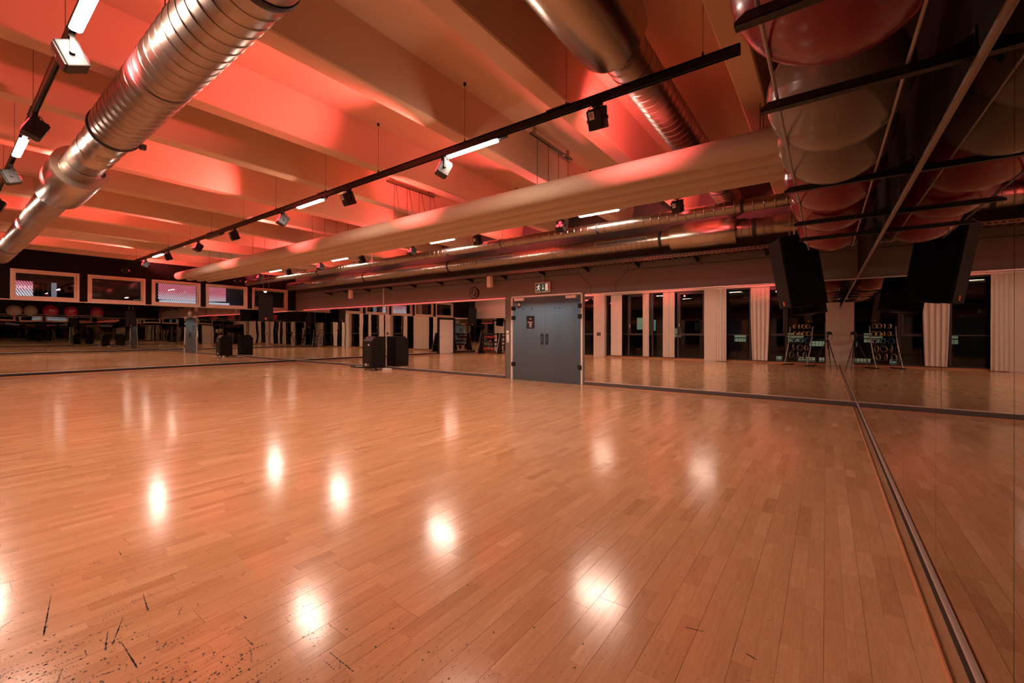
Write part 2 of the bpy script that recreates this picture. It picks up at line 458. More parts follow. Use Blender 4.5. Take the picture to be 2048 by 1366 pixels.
tb = MB().prism([(XL+.075, .0006), (XL+.074, .007), (XL+.069, .013), (XL+.062, .014), (XL+.058, .010), (XL+.058, .0006)], 1, 0.85, YD-.06)
struct('trim_3', tb, M['wood_trim'], 'narrow wooden cover strip along the foot of the left mirror wall', 'trim')

# ================================================================== WALLS
# --- door wall (y = YD)
wb = MB()
T = .25
DX0, DX1, DZ = -6.83, -4.70, 2.225
wb.box(XL-T, DX0, YD, YD+T, 0, 2.92).box(DX1, XR+T, YD, YD+T, 0, 2.92).box(DX0, DX1, YD, YD+T, DZ, 2.92)
wall_back = struct('wall_back', wb, M['wall'], 'grey door wall carrying mirrors, cable tray and ducts', 'wall')
ub = MB().box(XL-T, XR+T, YD, YD+T, 2.92, ZCEIL)
struct('wall_back_upper', ub, mat('dark_brown_wall_band', (.06, .038, .032), .8, var=.15, vscale=1.5, bump=.1), 'dark upper band of the door wall behind the ducts', 'wall')
# thin dark panel joints on the wall
gz = 2.665
jb = MB()
def groove(pts):
    for (x0, z0), (x1, z1) in zip(pts[:-1], pts[1:]):
        jb.cyl((x0, YD-.002, z0), (x1, YD-.002, z1), .005, n=6)
groove([(XL+.02, 2.69), (-4.82, 2.683), (-4.50, 2.371), (-4.50, 2.18)])
groove([(-3.88, 2.18), (-3.88, 2.375), (-3.581, 2.668), (.40, 2.66)])
groove([(-4.82, 2.683), (-4.82, 2.85)]); groove([(-3.581, 2.668), (-3.581, 2.85)]); groove([(-2.047, 2.66), (-2.047, 2.85)])
obj('panel_joint', jb, M['black'], wall_back, label='thin dark joint lines above the door')
# --- right wall
rb = MB().box(XR, XR+T, YW-T, YD+T, 0, ZCEIL)
wall_right = struct('wall_right', rb, M['darkwall'], 'dark right wall with floor-standing mirrors', 'wall')
# --- left wall with window openings
WY = [(1.27, 2.646), (2.825, 4.215), (4.378, 5.775), (5.945, 7.339), (7.514, 8.897), (-.36, 1.06)]
WZ0, WZ1 = 2.20, 3.043
lb = MB().box(XL-T, XL, YW-T, -.50, 0, 2.165).box(XL-T, XL, .88, YD+T, 0, 2.165).box(XL-T, XL, -.50, .88, 2.09, 2.165)
ed = [YW-T]+[v for ab in sorted(WY) for v in ab]+[YD+T]
for a, b in zip(ed[0::2], ed[1::2]): lb.box(XL-T, XL, a, b, 2.165, 3.05)
lb.box(XL-T, XL, YW-T, YD+T, 3.05, ZCEIL)
wall_left = struct('wall_left', lb, M['darkwall'], 'dark left wall with mirrors below a row of cream-framed windows', 'wall')
# --- window wall behind the camera
ZW = 3.26
cols = [(-15.15, -14.62), (-9.91, -9.29), (-4.455, -3.953), (-.02, XR)]
fbm = MB().box(-15.15, XR+T, YW-T, YW, ZW, ZCEIL).box(-15.15, XR+T, YW-T, YW-.02, -.12, .03).box(XL-T, -15.15, YW-T, YW, 0, ZCEIL)
wall_front = struct('wall_front', fbm, M['pale'], 'pale plaster band above the glazed wall', 'wall')
for k, (a, b) in enumerate(cols):
    o = struct('wall_pillar', MB().bbox(a, b, YW-.22, YW+.16, 0, ZW+.05, .012), M['pale'],
               ['pale pillar nearest the ball and dumbbell rack', 'pale pillar with a small grey vent plate, between two wide curtains',
                'plain pale pillar beside a half-drawn curtain', 'pale pillar in the corner beside the right mirror wall'][k], 'pillar')
    if k == 1: obj('vent_plate', MB().bbox(-9.72, -9.50, YW+.16, YW+.172, 1.10, 1.28, .003), M['skirt'], o, label='small grey vent plate')

# --- mirrors: single panels with fine joints
PW = 1.034
def mirror_back(x0, x1, m):
    obj('mirror_panel', MB().box(x0+.0018, x1-.0018, YD-.012, YD-.004, ZB+.008, ZT-.004), m, wall_back)
xs = [-4.645, -3.717, -2.677, -1.645, -.607, XR-.012]
for a, b in zip(xs[:-1], xs[1:]): mirror_back(a, b, M['mirror'])
xs = [-7.031-PW*k for k in range(11)]+[XL+.012]
for a, b in zip(xs[:-1], xs[1:]): mirror_back(b, a, M['mirror'])
ys = [.88, .944, 1.978, 3.015, 4.049, 5.085, 6.119, 7.153, 8.187, YD-.014]
ys = [.95, 1.978, 3.015, 4.049, 5.085, 6.119, 7.153, 8.187, YD-.014]
for a, b in list(zip(ys[:-1], ys[1:]))+[(-1.54, -.56), (YW+.02, -1.54)]:
    obj('mirror_panel', MB().box(XL+.004, XL+.012, a+.0018, b-.0018, ZB+.008, ZT-.004), M['mirror_wavy'], wall_left)
for a, b in ((-16.30, -15.27), (-17.33, -16.30), (XL+.014, -17.33)):
    obj('mirror_panel', MB().box(a+.0018, b-.0018, YW+.004, YW+.012, ZB+.008, ZT-.004), M['mirror_wavy'], wall_front)
obj('mirror_top_profile', MB().bbox(XL+.014, -15.27, YW+.001, YW+.03, ZT-.004, ZT+.016, .003), M['alu'], wall_front)
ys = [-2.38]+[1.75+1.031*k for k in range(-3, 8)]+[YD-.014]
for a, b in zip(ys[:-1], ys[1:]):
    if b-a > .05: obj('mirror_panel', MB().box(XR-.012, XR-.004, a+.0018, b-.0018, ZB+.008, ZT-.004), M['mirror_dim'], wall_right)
# lips, skirtings, top profiles
def lip(x0, x1):
    struct('baseboard_back', MB().box(x0, x1, YD-.022, YD, 0, ZB-.008), M['skirt'], 'dark grey skirting below the mirrors %s the glass door' % ('left of' if x1 < -6 else 'right of'), 'skirting')
    obj('mirror_lip', MB().bbox(x0, x1, YD-.026, YD-.001, ZB-.008, ZB+.008, .003), M['alu'], wall_back)
    obj('mirror_top_profile', MB().bbox(x0 if x1 > -6 else XL+.01, x1, YD-.03, YD-.001, ZT-.004, ZT+.016, .003), M['alu'], wall_back)
lip(XL+.01, -7.028); lip(-4.648, XR-.01)
struct('baseboard_left', MB().box(XL, XL+.022, .95, YD-.02, 0, ZB-.008).box(XL, XL+.022, YW, -.56, 0, ZB-.008), M['black'], 'black skirting below the left mirror wall', 'skirting')
obj('mirror_lip', MB().bbox(XL+.001, XL+.026, .95, YD-.02, ZB-.008, ZB+.008, .003), M['alu'], wall_left)
obj('mirror_top_profile', MB().bbox(XL+.001, XL+.05, YW+.02, YD-.02, ZT-.004, ZT+.022, .003), M['cream'], wall_left)
struct('baseboard_right', MB().box(XR-.010, XR, YW, YD-.02, 0, ZB-.008), M['black'], 'black skirting below the right mirror wall', 'skirting')
obj('mirror_lip', MB().bbox(XR-.022, XR-.001, YW+.02, YD-.02, ZB-.008, ZB+.008, .003), M['alu'], wall_right)
obj('mirror_top_profile', MB().bbox(XR-.024, XR-.001, YW+.02, YD-.02, ZT-.006, ZT+.012, .003), M['alu_dark'], wall_right)
o = struct('baseboard_front', MB().box(XL+.02, XR-.02, YW+.0, YW+.02, .0, .06), M['wood_trim'], 'low wooden skirting along the window wall', 'skirting')

# ================================================================== CEILING
ceiling = struct('ceiling', MB().box(XL-T, XR+T, YW-T, YD+T, ZCEIL, ZCEIL+.2), M['ceil'], 'cream concrete ceiling with deep parallel beams', 'ceiling')
bx = []
for k in range(7):
    bx += [-.61-3.01*k, -2.25-3.01*k]
for x in bx:
    if x > XL+.3:
        c = .014
        poly = [(x-.11+c, ZBEAM), (x+.11-c, ZBEAM), (x+.11, ZBEAM+c), (x+.19, ZCEIL+.01), (x-.19, ZCEIL+.01), (x-.11, ZBEAM+c)]
        obj('beam', MB().prism(poly, 1, YW, YD), M['ceil'], ceiling)
obj('beam', MB().box(XL, XL+.14, YW, YD, ZBEAM, ZCEIL+.01), M['ceil'], ceiling, label='half beam along the left wall')

# ================================================================== WINDOWS ON LEFT WALL
for k, (a, b) in enumerate(WY):
    r = struct_root('window_%d' % (k+1), ['cream-framed window showing a pink lamella wall with letters', 'cream-framed window with dark reflecting glass',
        'cream-framed window showing a wide pink and white lamella wall', 'cream-framed window half pink lamella wall, half grey room',
        'cream-framed window nearest the corner, behind the hanging speaker', 'cream-framed window above the white door'][k], 'window', (XL, (a+b)/2, WZ0))
    f = MB(); w_ = .062; z0, z1 = 2.186, WZ1
    x0, x1 = XL-.10, XL+.035
    f.bbox(x0, x1, a, b, z0, z0+w_, .006).bbox(x0, x1, a, b, z1-w_, z1, .006).bbox(x0, x1, a, a+w_, z0+w_, z1-w_, .006).bbox(x0, x1, b-w_, b, z0+w_, z1-w_, .006)
    obj('window_frame', f, M['cream'], r)
    g = MB(); a2, b2, c0, c1, s = a+w_, b-w_, z0+w_, z1-w_, .045
    x0, x1 = XL-.09, XL-.005
    g.bbox(x0, x1, a2, b2, c0, c0+s, .005).bbox(x0, x1, a2, b2, c1-s, c1, .005).bbox(x0, x1, a2, a2+s, c0+s, c1-s, .005).bbox(x0, x1, b2-s, b2, c0+s, c1-s, .005)
    sash = obj('sash', g, M['cream'], r)
    obj('pane', MB().box(XL-.055, XL-.045, a2+s, b2-s, c0+s, c1-s), M['glass'], sash)

# neighbouring hall seen through those windows
def lamella():
    m, nt, b = nmat('backlit_lamella_wall'); N, Lk = nt.nodes, nt.links; N.remove(b)
    tc = N.new('ShaderNodeNewGeometry'); sx = N.new('ShaderNodeSeparateXYZ'); Lk.new(tc.outputs['Position'], sx.inputs[0])
    # slanted fine stripes, fanning out; pink above, cool white below
    k = N.new('ShaderNodeMath'); k.operation = 'MULTIPLY_ADD'; k.inputs[1].default_value = .55
    Lk.new(sx.outputs['Z'], k.inputs[0]); Lk.new(sx.outputs['Y'], k.inputs[2])
    s = N.new('ShaderNodeMath'); s.operation = 'MULTIPLY'; s.inputs[1].default_value = 2*PI*15; Lk.new(k.outputs[0], s.inputs[0])
    sn = N.new('ShaderNodeMath'); sn.operation = 'SINE'; Lk.new(s.outputs[0], sn.inputs[0])
    mr = N.new('ShaderNodeMapRange'); mr.inputs[1].default_value = -.4; mr.inputs[2].default_value = .6; mr.inputs[3].default_value = .22; mr.inputs[4].default_value = 1.0
    Lk.new(sn.outputs[0], mr.inputs[0])
    mz = N.new('ShaderNodeMapRange'); mz.inputs[1].default_value = 2.52; mz.inputs[2].default_value = 2.96; Lk.new(sx.outputs['Z'], mz.inputs[0])
    mx = N.new('ShaderNodeMix'); mx.data_type = 'RGBA'; mx.inputs[6].default_value = (.80, .74, .86, 1); mx.inputs[7].default_value = (.75, .17, .25, 1)
    Lk.new(mz.outputs[0], mx.inputs[0])
    ml = N.new('ShaderNodeMix'); ml.data_type = 'RGBA'; ml.blend_type = 'MULTIPLY'; ml.inputs[0].default_value = 1
    Lk.new(mx.outputs[2], ml.inputs[6]); Lk.new(mr.outputs[0], ml.inputs[7])
    e = N.new('ShaderNodeEmission'); e.inputs[1].default_value = 1.5; Lk.new(ml.outputs[2], e.inputs[0])
    Lk.new(e.outputs[0], N['Material Output'].inputs[0])
    return m
M['lamella'] = lamella()
M['counter'] = emat('glowing_counter', (.72, .66, .80), .9)  # pale counter brightened by emission in its own material, no lamp behind it
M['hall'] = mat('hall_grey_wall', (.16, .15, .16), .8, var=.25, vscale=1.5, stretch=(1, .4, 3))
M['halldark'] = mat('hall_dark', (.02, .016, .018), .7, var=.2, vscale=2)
t = thing('lamella_wall', 'backlit pink and white lamella wall with letters, seen through the leftmost window', 'wall panel', (-22., 1.5, 2.2))
obj('panel', MB().box(-22.04, -22.0, .2, 2.035, 2.2, 3.0), M['lamella'], t)
txt = bpy.data.curves.new('letters', 'FONT'); txt.body = 'nessi'; txt.size = .20; txt.extrude = .004; txt.align_x = 'RIGHT'; txt.shear = .1; txt.space_character = 1.1
to = bpy.data.objects.new('letters', txt); COL.objects.link(to)
dg = bpy.context.evaluated_depsgraph_get(); dg.update()
tm = bpy.data.meshes.new_from_object(to.evaluated_get(dg)); bpy.data.objects.remove(to)
tm.transform(Matrix.Translation((.012, 2.03-1.5, 2.745-2.2)) @ Matrix(((0, 0, 1, 0), (1, 0, 0, 0), (0, 1, 0, 0), (0, 0, 0, 1))))
tm.materials.append(emat('pink_letters', (1.0, .42, .50), 1.7))
lo = bpy.data.objects.new('letters', tm); COL.objects.link(lo); lo.parent = t; lo['label'] = 'pink lettering'
t = thing('lamella_wall', 'wide backlit pink and white lamella wall above a pale counter', 'wall panel', (-22., 6.7, 2.2))
pm = MB(); n = 16
for i in range(n):
    y0, y1 = 5.47+(7.9-5.47)*i/n, 5.47+(7.9-5.47)*(i+1)/n
    f = lambda y: 2.60+.035*((y-6.3)/1.2)**2
    pm.add([(-22, y0, f(y0)), (-22, y1, f(y1)), (-22, y1, 3.5), (-22, y0, 3.5)], [(0, 1, 2, 3)])
    pm.add([(-22.05, y0, f(y0)), (-22.05, y1, f(y1)), (-22.05, y1, 3.5), (-22.05, y0, 3.5)], [(3, 2, 1, 0)])
obj('panel', pm, M['lamella'], t)
obj('counter', MB().bbox(-21.95, -21.6, 5.47, 7.9, 2.2, 2.565, .02), M['counter'], t)
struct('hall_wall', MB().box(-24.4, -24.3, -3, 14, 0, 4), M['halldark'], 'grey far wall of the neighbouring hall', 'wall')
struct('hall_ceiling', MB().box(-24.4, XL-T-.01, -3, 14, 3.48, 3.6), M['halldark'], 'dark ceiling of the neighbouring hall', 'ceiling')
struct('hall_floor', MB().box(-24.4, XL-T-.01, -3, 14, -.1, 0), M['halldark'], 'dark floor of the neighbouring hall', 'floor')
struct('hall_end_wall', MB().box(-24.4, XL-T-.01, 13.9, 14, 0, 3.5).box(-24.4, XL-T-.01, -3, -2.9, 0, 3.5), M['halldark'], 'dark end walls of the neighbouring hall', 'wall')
t = thing('glazed_partition', 'dark gridded partition behind the leftmost window', 'partition', (-22.1, 2.3, 0))
gm = MB()
for y in (2.06, 2.17, 2.28, 2.39): gm.box(-22.1, -22.07, y, y+.012, 0, 3.0)
for z in (2.55, 2.72, 2.88): gm.box(-22.1, -22.07, 2.06, 2.48, z, z+.012)
obj('grid', gm, M['hall'], t)
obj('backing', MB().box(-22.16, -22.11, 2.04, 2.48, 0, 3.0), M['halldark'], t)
tag(obj('hall_pillar', MB().bbox(-22.2, -22.0, 2.48, 2.60, 0, 3.0, .01), mat('pale_glowing_pillar', (.5, .48, .55), .7, var=.1, emit=(.5, .47, .56), estr=.45)), 'pale narrow pillar with added glow beside the gridded partition', 'pillar')  # lit look of the pillar is a faint glow put into its material
tag(obj('wall_panelling', MB().bbox(-22.4, -22.3, 7.95, 13.5, 2.0, 3.48, .01).box(-22.31, -22.28, 7.95, 13.5, 2.78, 2.80).box(-22.31, -22.28, 7.95, 13.5, 3.1, 3.12), M['hall']), 'grey striped panelling behind the two windows nearest the corner', 'panelling')
t = thing('hall_lamp', 'small glaring white lamp behind the window nearest the corner', 'lamp', (-21.9, 9.53, 3.1))
obj('lamp_body', MB().cyl((-21.9, 9.53, 3.17), (-21.9, 9.53, 3.48), .02).cyl((-21.95, 9.53, 3.245), (-21.86, 9.53, 3.245), .07, n=16), M['black'], t)
obj('bulb', MB().sphere((-21.85, 9.53, 3.245), .055, 16, 10), emat('glaring_bulb', (1, .97, .9), 60), t)
hl = bpy.data.lights.new('hall_red', 'SPOT'); hl.energy = 12; hl.color = RED_COL; hl.spot_size = R(50); hl.shadow_soft_size = .05
ho = bpy.data.objects.new('hall_red', hl); COL.objects.link(ho); ho.location = (-22.05, 10.55, 2.5); ho.rotation_euler = (R(150), R(-35), 0)

# ================================================================== DOORS
d1 = struct_root('door_1', 'frosted glass double door in a slim white frame', 'door', (-5.76, YD, 0))
fr = MB().bbox(DX0, DX0+.045, YD-.03, YD+.10, 0, DZ, .005).bbox(DX1-.045, DX1, YD-.03, YD+.10, 0, DZ, .005).bbox(DX0, DX1, YD-.03, YD+.10, DZ-.04, DZ, .005)
obj('door_frame', fr, M['white'], d1)
xm = -5.757
for (a, b) in ((DX0+.05, xm-.003), (xm+.003, DX1-.05)):
    lf = obj('door_leaf', MB().bbox(a, b, YD+.005, YD+.015, .006, DZ-.045, .002), M['frost'], d1)
    hx = xm-.072 if b < xm else xm+.072
    hb = MB(); z0, z1 = .955, 1.225
    for sx in (-.027, .027):
        hb.path([(hx+sx, YD-.045, z0+.03), (hx+sx, YD-.045, z1-.03)], .011)
    for z, zz in ((z0, z0+.03), (z1, z1-.03)):
        hb.path([(hx-.027, YD-.045, zz), (hx-.02, YD-.045, z+(.007 if z == z0 else -.007)), (hx, YD-.045, z), (hx+.02, YD-.045, z+(.007 if z == z0 else -.007)), (hx+.027, YD-.045, zz)], .011)
    for z in (z0+.05, z1-.05): hb.cyl((hx, YD-.045, z), (hx, YD+.006, z), .012)
    for z in (z0+.05, z1-.05): hb.cyl((hx-.027, YD-.045, z), (hx+.027, YD-.045, z), .010)
    obj('door_handle', hb, M['blackmetal'], lf, label='black rounded bar handle')
    side = a if b < xm else b
    s0, s1 = (side-.035, side+.075) if b < xm else (side-.075, side+.035)
    for z in (1.906, 1.648, .415): obj('hinge', MB().bbox(s0, s1, YD-.035, YD+.02, z-.055, z+.055, .004), M['blackmetal'], lf, label='dark blue-black square hinge')
for a, b in ((-6.69, -6.40), (-5.14, -4.865)):
    cb = obj('door_closer', MB().bbox(a, b, YD-.075, YD-.012, 2.098, 2.165, .006), M['white'], d1, label='white box door closer')
    obj('closer_arm', MB().bbox(a-.05, b-.09, YD-.055, YD-.035, 2.185, 2.20, .003).cyl((a, YD-.045, 2.16), (a, YD-.045, 2.2), .01), M['white'], cb)
# poster and shield sticker fixed to the glass
t = thing('door_notice', 'black notice with pale lines of print on the glass door', 'notice', (-6.215, YD+.004, 1.36))
obj('board', MB().bbox(-6.339, -6.092, YD-.004, YD+.004, 1.36, 1.693, .002), M['black'], t)
pr = MB()
for z, a, b in ((1.622, -6.25, -6.18), (1.612, -6.235, -6.195), (1.535, -6.295, -6.155), (1.515, -6.295, -6.155), (1.485, -6.25, -6.175), (1.468, -6.24, -6.175), (1.451, -6.25, -6.19), (1.435, -6.24, -6.18), (1.405, -6.255, -6.17)):
    pr.box(a, b, YD-.0055, YD-.004, z-.005, z+.005)
obj('print', pr, M['paper'], t)
sh = [(-.062, .08), (.062, .08), (.062, -.035), (.0, -.08), (-.062, -.035)][::-1]
t = thing('shield_sticker', 'small black shield sticker at the top of the glass door', 'sticker', (-6.588, YD, 1.9))
obj('shield', MB().prism([(-6.588+x, 1.977+z) for x, z in sh], 1, YD, YD+.004), M['black'], t)
obj('pale_field', MB().box(-6.628, -6.548, YD-.0015, YD, 1.965, 2.04), M['paper'], t)
obj('red_mark', MB().prism([(-6.62, 1.945), (-6.556, 1.945), (-6.588, 1.92)][::-1], 1, YD-.0015, YD), M['ballred'], t)
for x, z in ((-6.45, 1.872), (-6.17, 1.875), (-5.47, 1.872), (-5.35, 1.872)): obj('coat_peg', MB().cyl((x, YD-.02, z), (x, YD+.006, z), .013), M['black'], d1)
# corridor behind the glass door
M['corr'] = mat('corridor_paint', (.17, .18, .19), .8, var=.05, vscale=2)
struct('corridor_wall', MB().box(DX0-.4, DX1+.4, YD+2.4, YD+2.5, 0, 2.6).box(DX0-.5, DX0-.4, YD+T, YD+2.5, 0, 2.6).box(DX1+.4, DX1+.5, YD+T, YD+2.5, 0, 2.6).box(DX0-.5, DX1+.5, YD+T, YD+2.5, 2.6, 2.7), M['corr'], 'dim blue-grey corridor behind the frosted door', 'wall')
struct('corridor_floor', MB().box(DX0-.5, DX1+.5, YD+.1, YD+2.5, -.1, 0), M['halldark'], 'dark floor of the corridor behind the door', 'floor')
tag(obj('corridor_lamp', MB().bbox(-6.6, -4.9, YD+.38, YD+.56, 2.50, 2.56, .01), emat('cool_lamp', (.88, .96, 1.0), 75, True)), 'long cool ceiling lamp in the corridor behind the frosted door', 'lamp')
# switch panel
t = thing('light_switch', 'pale light switch column beside the glass door', 'switch', (-6.965, YD, 1.0))
for z0, z1, x in ((1.235, 1.315, 0), (1.15, 1.215, .008), (1.07, 1.15, .008), (.99, 1.07, .008)):
    obj('switch_plate', MB().bbox(-7.002+x, -6.922+x, YD-.012, YD, z0+.001, z1-.001, .004), M['white'], t)
obj('key_switch', MB().cyl((-6.954, YD-.02, 1.03), (-6.954, YD-.010, 1.03), .014), M['black'], t)

d2 = struct_root('door_2', 'plain pale door with dark frame in the left wall below a window', 'door', (XL, .2, 0))
obj('door_leaf', MB().bbox(XL-.04, XL+.012, -.37, .75, .01, 2.03, .004), M['white'], d2)
obj('door_frame', MB().bbox(XL-.06, XL+.03, -.50, -.375, 0, 2.13, .005).bbox(XL-.06, XL+.03, .755, .88, 0, 2.13, .005).bbox(XL-.06, XL+.03, -.50, .88, 2.035, 2.13, .005), M['black'], d2)
hb = MB().cyl((XL+.01, .65, 1.03), (XL+.055, .65, 1.03), .012).path([(XL+.055, .66, 1.03), (XL+.055, .53, 1.03)], .010).cyl((XL+.01, .65, .94), (XL+.02, .65, .94), .022)
obj('door_handle', hb, M['black'], d2)

# ================================================================== GLAZED WALL behind the camera
bays = [(-14.62, -9.91, 4), (-9.29, -4.455, 4), (-3.953, -.02, 3)]
wn = 7
sid = ['between the first two pillars', 'between the vented pillar and the plain pillar', 'behind the photographer, nearest the right mirrors']
for bi, (a, b, n) in enumerate(bays):
    r = struct_root('window_%d' % wn, 'dark-framed floor-length glazing '+sid[bi], 'window', ((a+b)/2, YW-.12, 0)); wn += 1
    y0, y1 = YW-.16, YW-.08
    f = MB().box(a, b, y0, y1, .03, .11).box(a, b, y0, y1, ZW-.10, ZW)
    wd = (b-a)/n
    for k in range(n+1):
        x = a+wd*k; f.box(max(a, x-.04), min(b, x+.04), y0, y1, .11, ZW-.10)
    obj('window_frame', f, M['wframe'], r)
    for k in range(n):
        x0, x1 = a+wd*k+.04, a+wd*(k+1)-.04
        if k % 2 == 1:
            s = MB().box(x0, x1, y0+.01, y1+.03, 1.14, 1.23).box(x0, x1, y0+.01, y1+.03, ZW-.19, ZW-.10).box(x0, x0+.07, y0+.01, y1+.03, 1.23, ZW-.19).box(x1-.07, x1, y0+.01, y1+.03, 1.23, ZW-.19)
            so_ = obj('sash', s, M['wframe'], r)
            obj('window_handle', MB().bbox(x0+.02, x0+.05, y1+.03, y1+.05, 1.62, 1.70, .004).bbox(x0+.025, x0+.045, y1+.05, y1+.07, 1.54, 1.68, .004), M['white'], so_)
            obj('pane', MB().box(x0+.07, x1-.07, YW-.125, YW-.115, 1.23, ZW-.19), M['glass'], so_)
            obj('pane', MB().box(x0, x1, YW-.125, YW-.115, .11, 1.14), M['glass'], r)
        else:
            obj('transom', MB().box(x0, x1, y0+.015, y1-.015, 1.16, 1.20), M['wframe'], r)
            obj('pane', MB().box(x0, x1, YW-.125, YW-.115, 1.20, ZW-.10), M['glass'], r)
            obj('pane', MB().box(x0, x1, YW-.125, YW-.115, .11, 1.16), M['glass'], r)
# balcony railing outside
t = thing('balcony_railing', 'black balcony railing with close upright bars outside the glazing', 'railing', (-9, YW-1.0, -.1))
obj('handrail', MB().box(XL, XR, YW-1.03, YW-.98, 1.02, 1.06).box(XL, XR, YW-1.02, YW-.99, .08, .11), M['blackmetal'], t)
br = MB(); x = XL
while x < XR:
    br.box(x, x+.014, YW-1.012, YW-.998, .11, 1.02); x += .12
bo = obj('baluster', br, M['blackmetal'], t); bo['kind'] = 'stuff'
struct('balcony_floor', MB().box(XL, XR, YW-1.2, YW-T, -.25, -.13), M['skirt'], 'dark balcony slab outside the glazing', 'floor')
# dark building across the street with a few lit windows
t = thing('office_block', 'dark block across the street with a few lit windows', 'building', (-6, -24, -8))
obj('facade', MB().box(-30, 14, -27, -24, -8, 5), M['halldark'], t)
rnd = random.Random(5)
M['litwin'] = emat('lit_window', (.70, .80, .55), .35); M['litwin2'] = emat('lit_window_warm', (.85, .75, .5), .3)
for (x, z, w_, h_) in ((-1.9, -1.2, 1.2, .5), (-.5, -1.2, .5, .5), (.3, -1.2, .8, .5), (-2.6, .55, 1.1, .7), (-1.1, .2, 1.3, .4), (.5, .9, .5, .4), (-6.6, .5, .9, .6), (-3.4, -1.2, .4, .5), (1.4, -1.2, .5, .5), (-12, .8, .8, .9), (-15.5, 1.6, .6, 1.2), (-18.2, .7, .9, .6), (2.8, -1.2, 1.0, .5), (4.6, .3, .8, .6)):
    wo = obj('lit_window', MB().box(x, x+w_, -24.02, -23.99, z, z+h_), rnd.choice((M['litwin'], M['litwin2'])), t)
t = thing('street_sign', 'upright greenish lit sign outside the glazing', 'sign', (-9.0, -9.1, 0))
obj('pole', MB().cyl((-9.0, -9.1, -6), (-9.0, -9.1, 1.4), .05), M['blackmetal'], t)
obj('sign_face', MB().bbox(-9.18, -8.82, -9.1, -9.0, 1.4, 2.1, .02), emat('sign_green', (.45, .85, .72), .35), t)

# curtains
def curtain(x0, x1, label, z0=.09, z1=3.18, pl=.13, y=YW+.05, amp=.035, sway=0):
    n = max(8, int((x1-x0)/.012)); m = 10; vs = []
    ph = random.uniform(0, 6)
    for side in (0, 1):
        for j in range(m+1):
            z = z0+(z1-z0)*j/m; k = 1-j/m
            for i in range(n+1):
                u = i/n; x = x0+(x1-x0)*(u*(1-.0)+0)+sway*k*k*(.5-u)
                yy = y+amp*(.65+.35*k)*math.sin(2*PI*(x1-x0)*u/pl+ph+.4*math.sin(3*u+k))+.012*k*math.sin(9*u+ph)+(-.0025 if side else .0025)
                vs.append((x, yy, z))
    s = (n+1)*(m+1); fs = []
    for j in range(m):
        for i in range(n):
            a = j*(n+1)+i; fs.append((a, a+1, a+n+2, a+n+1)[::-1]); fs.append((s+a, s+a+1, s+a+n+2, s+a+n+1))
    for j in range(m):
        for i in (0, n):
            a = j*(n+1)+i; fs.append((a, a+n+1, s+a+n+1, s+a) if i else (s+a, s+a+n+1, a+n+1, a))
    for i in range(n): fs.append((i, i+1, s+i+1, s+i)[::-1])
    for i in range(n):
        a = m*(n+1)+i; fs.append((a, a+1, s+a+1, s+a))
    me = MB().add(vs, fs, True)
    t = thing('curtain', label, 'curtain', ((x0+x1)/2, y, z0), group='white curtains along the glazed wall')
    obj('cloth', me, M['curtain'], t)
    hk = MB().cyl((x0, y, z1+.012), (x1, y, z1+.012), .008)
    obj('heading_rail', hk, M['white'], t)
curtain(-2.61, -1.907, 'white curtain behind the photographer, first from the right mirror wall', pl=.16, sway=.14)
curtain(-3.945, -3.53, 'white curtain hanging against the right side of the plain pillar', y=YW+.23, pl=.11, z0=.02)
curtain(-6.32, -5.78, 'pleated white curtain, first one left of the plain pillar', pl=.10)
curtain(-7.32, -7.0, 'narrow gathered white curtain midway between the two middle pillars', pl=.08)
curtain(-8.98, -8.38, 'smooth white curtain just right of the vented pillar', pl=.2, amp=.015)
curtain(-11.78, -11.32, 'narrow white curtain, first one left of the vented pillar', pl=.1)
curtain(-14.1, -12.45, 'widest white curtain, near the far end of the glazing', pl=.12)
obj('curtain_track', MB().box(-15.7, XR-.02, YW+.0, YW+.30, 3.20, 3.235), M['white'], wall_front)

# ================================================================== LIGHT TRACKS
def track(y, x0, x1, label, wires):
    t = thing('light_track', label, 'light track', ((x0+x1)/2, y, 3.36))
    obj('rail', MB().box(x0, x1, y-.018, y-.012, 3.362, 3.44).box(x0, x1, y+.012, y+.018, 3.362, 3.44).box(x0, x1, y-.018, y+.018, 3.425, 3.44).box(x0, x1, y-.012, y+.012, 3.385, 3.392), M['blackmetal'], t)
    for x in wires:
        # the wire ends on the ceiling slab or on the underside of a beam
        top = ZCEIL
        for b in bx:
            if abs(x-b) < .13: top = ZBEAM
            elif abs(x-b) < .19: top = ZBEAM+.5*(abs(x-b)-.11)/.08
        wr = obj('suspension_wire', MB().cyl((x, y, 3.44), (x, y, top+.005), .0022, n=6), M['black'], t)
        obj('wire_clamp', MB().cyl((x, y, 3.44), (x, y, 3.475), .009, n=10), M['black'], wr)
        obj('ceiling_fixing', MB().cyl((x, y, top-.03), (x, y, top), .016, n=10), M['black'], wr)
    for x in wires[1::3]: obj('track_adapter', MB().bbox(x-.22, x+.04, y-.022, y+.022, 3.436, 3.452, .003), M['blackmetal'], t)
track(3.62, -18.1, -.525, 'middle suspended black light track, the longest seen whole', [-.79, -2.02, -3.345, -4.95, -6.27, -7.89, -9.23, -10.85, -12.17, -13.76, -15.12, -16.70])
track(6.87, -18.2, -.30, 'rear suspended black light track between fabric and steel ducts', [-.6, -2.1, -3.35, -4.95, -6.27, -7.89, -9.23, -10.85, -12.17, -13.76, -15.12, -16.70])
track(.58, -18.1, -.5, 'front suspended black light track at the upper left', [-.79, -2.02, -3.345, -4.55, -6.27, -7.89, -9.23, -10.85, -12.17, -13.76, -15.12, -16.70])
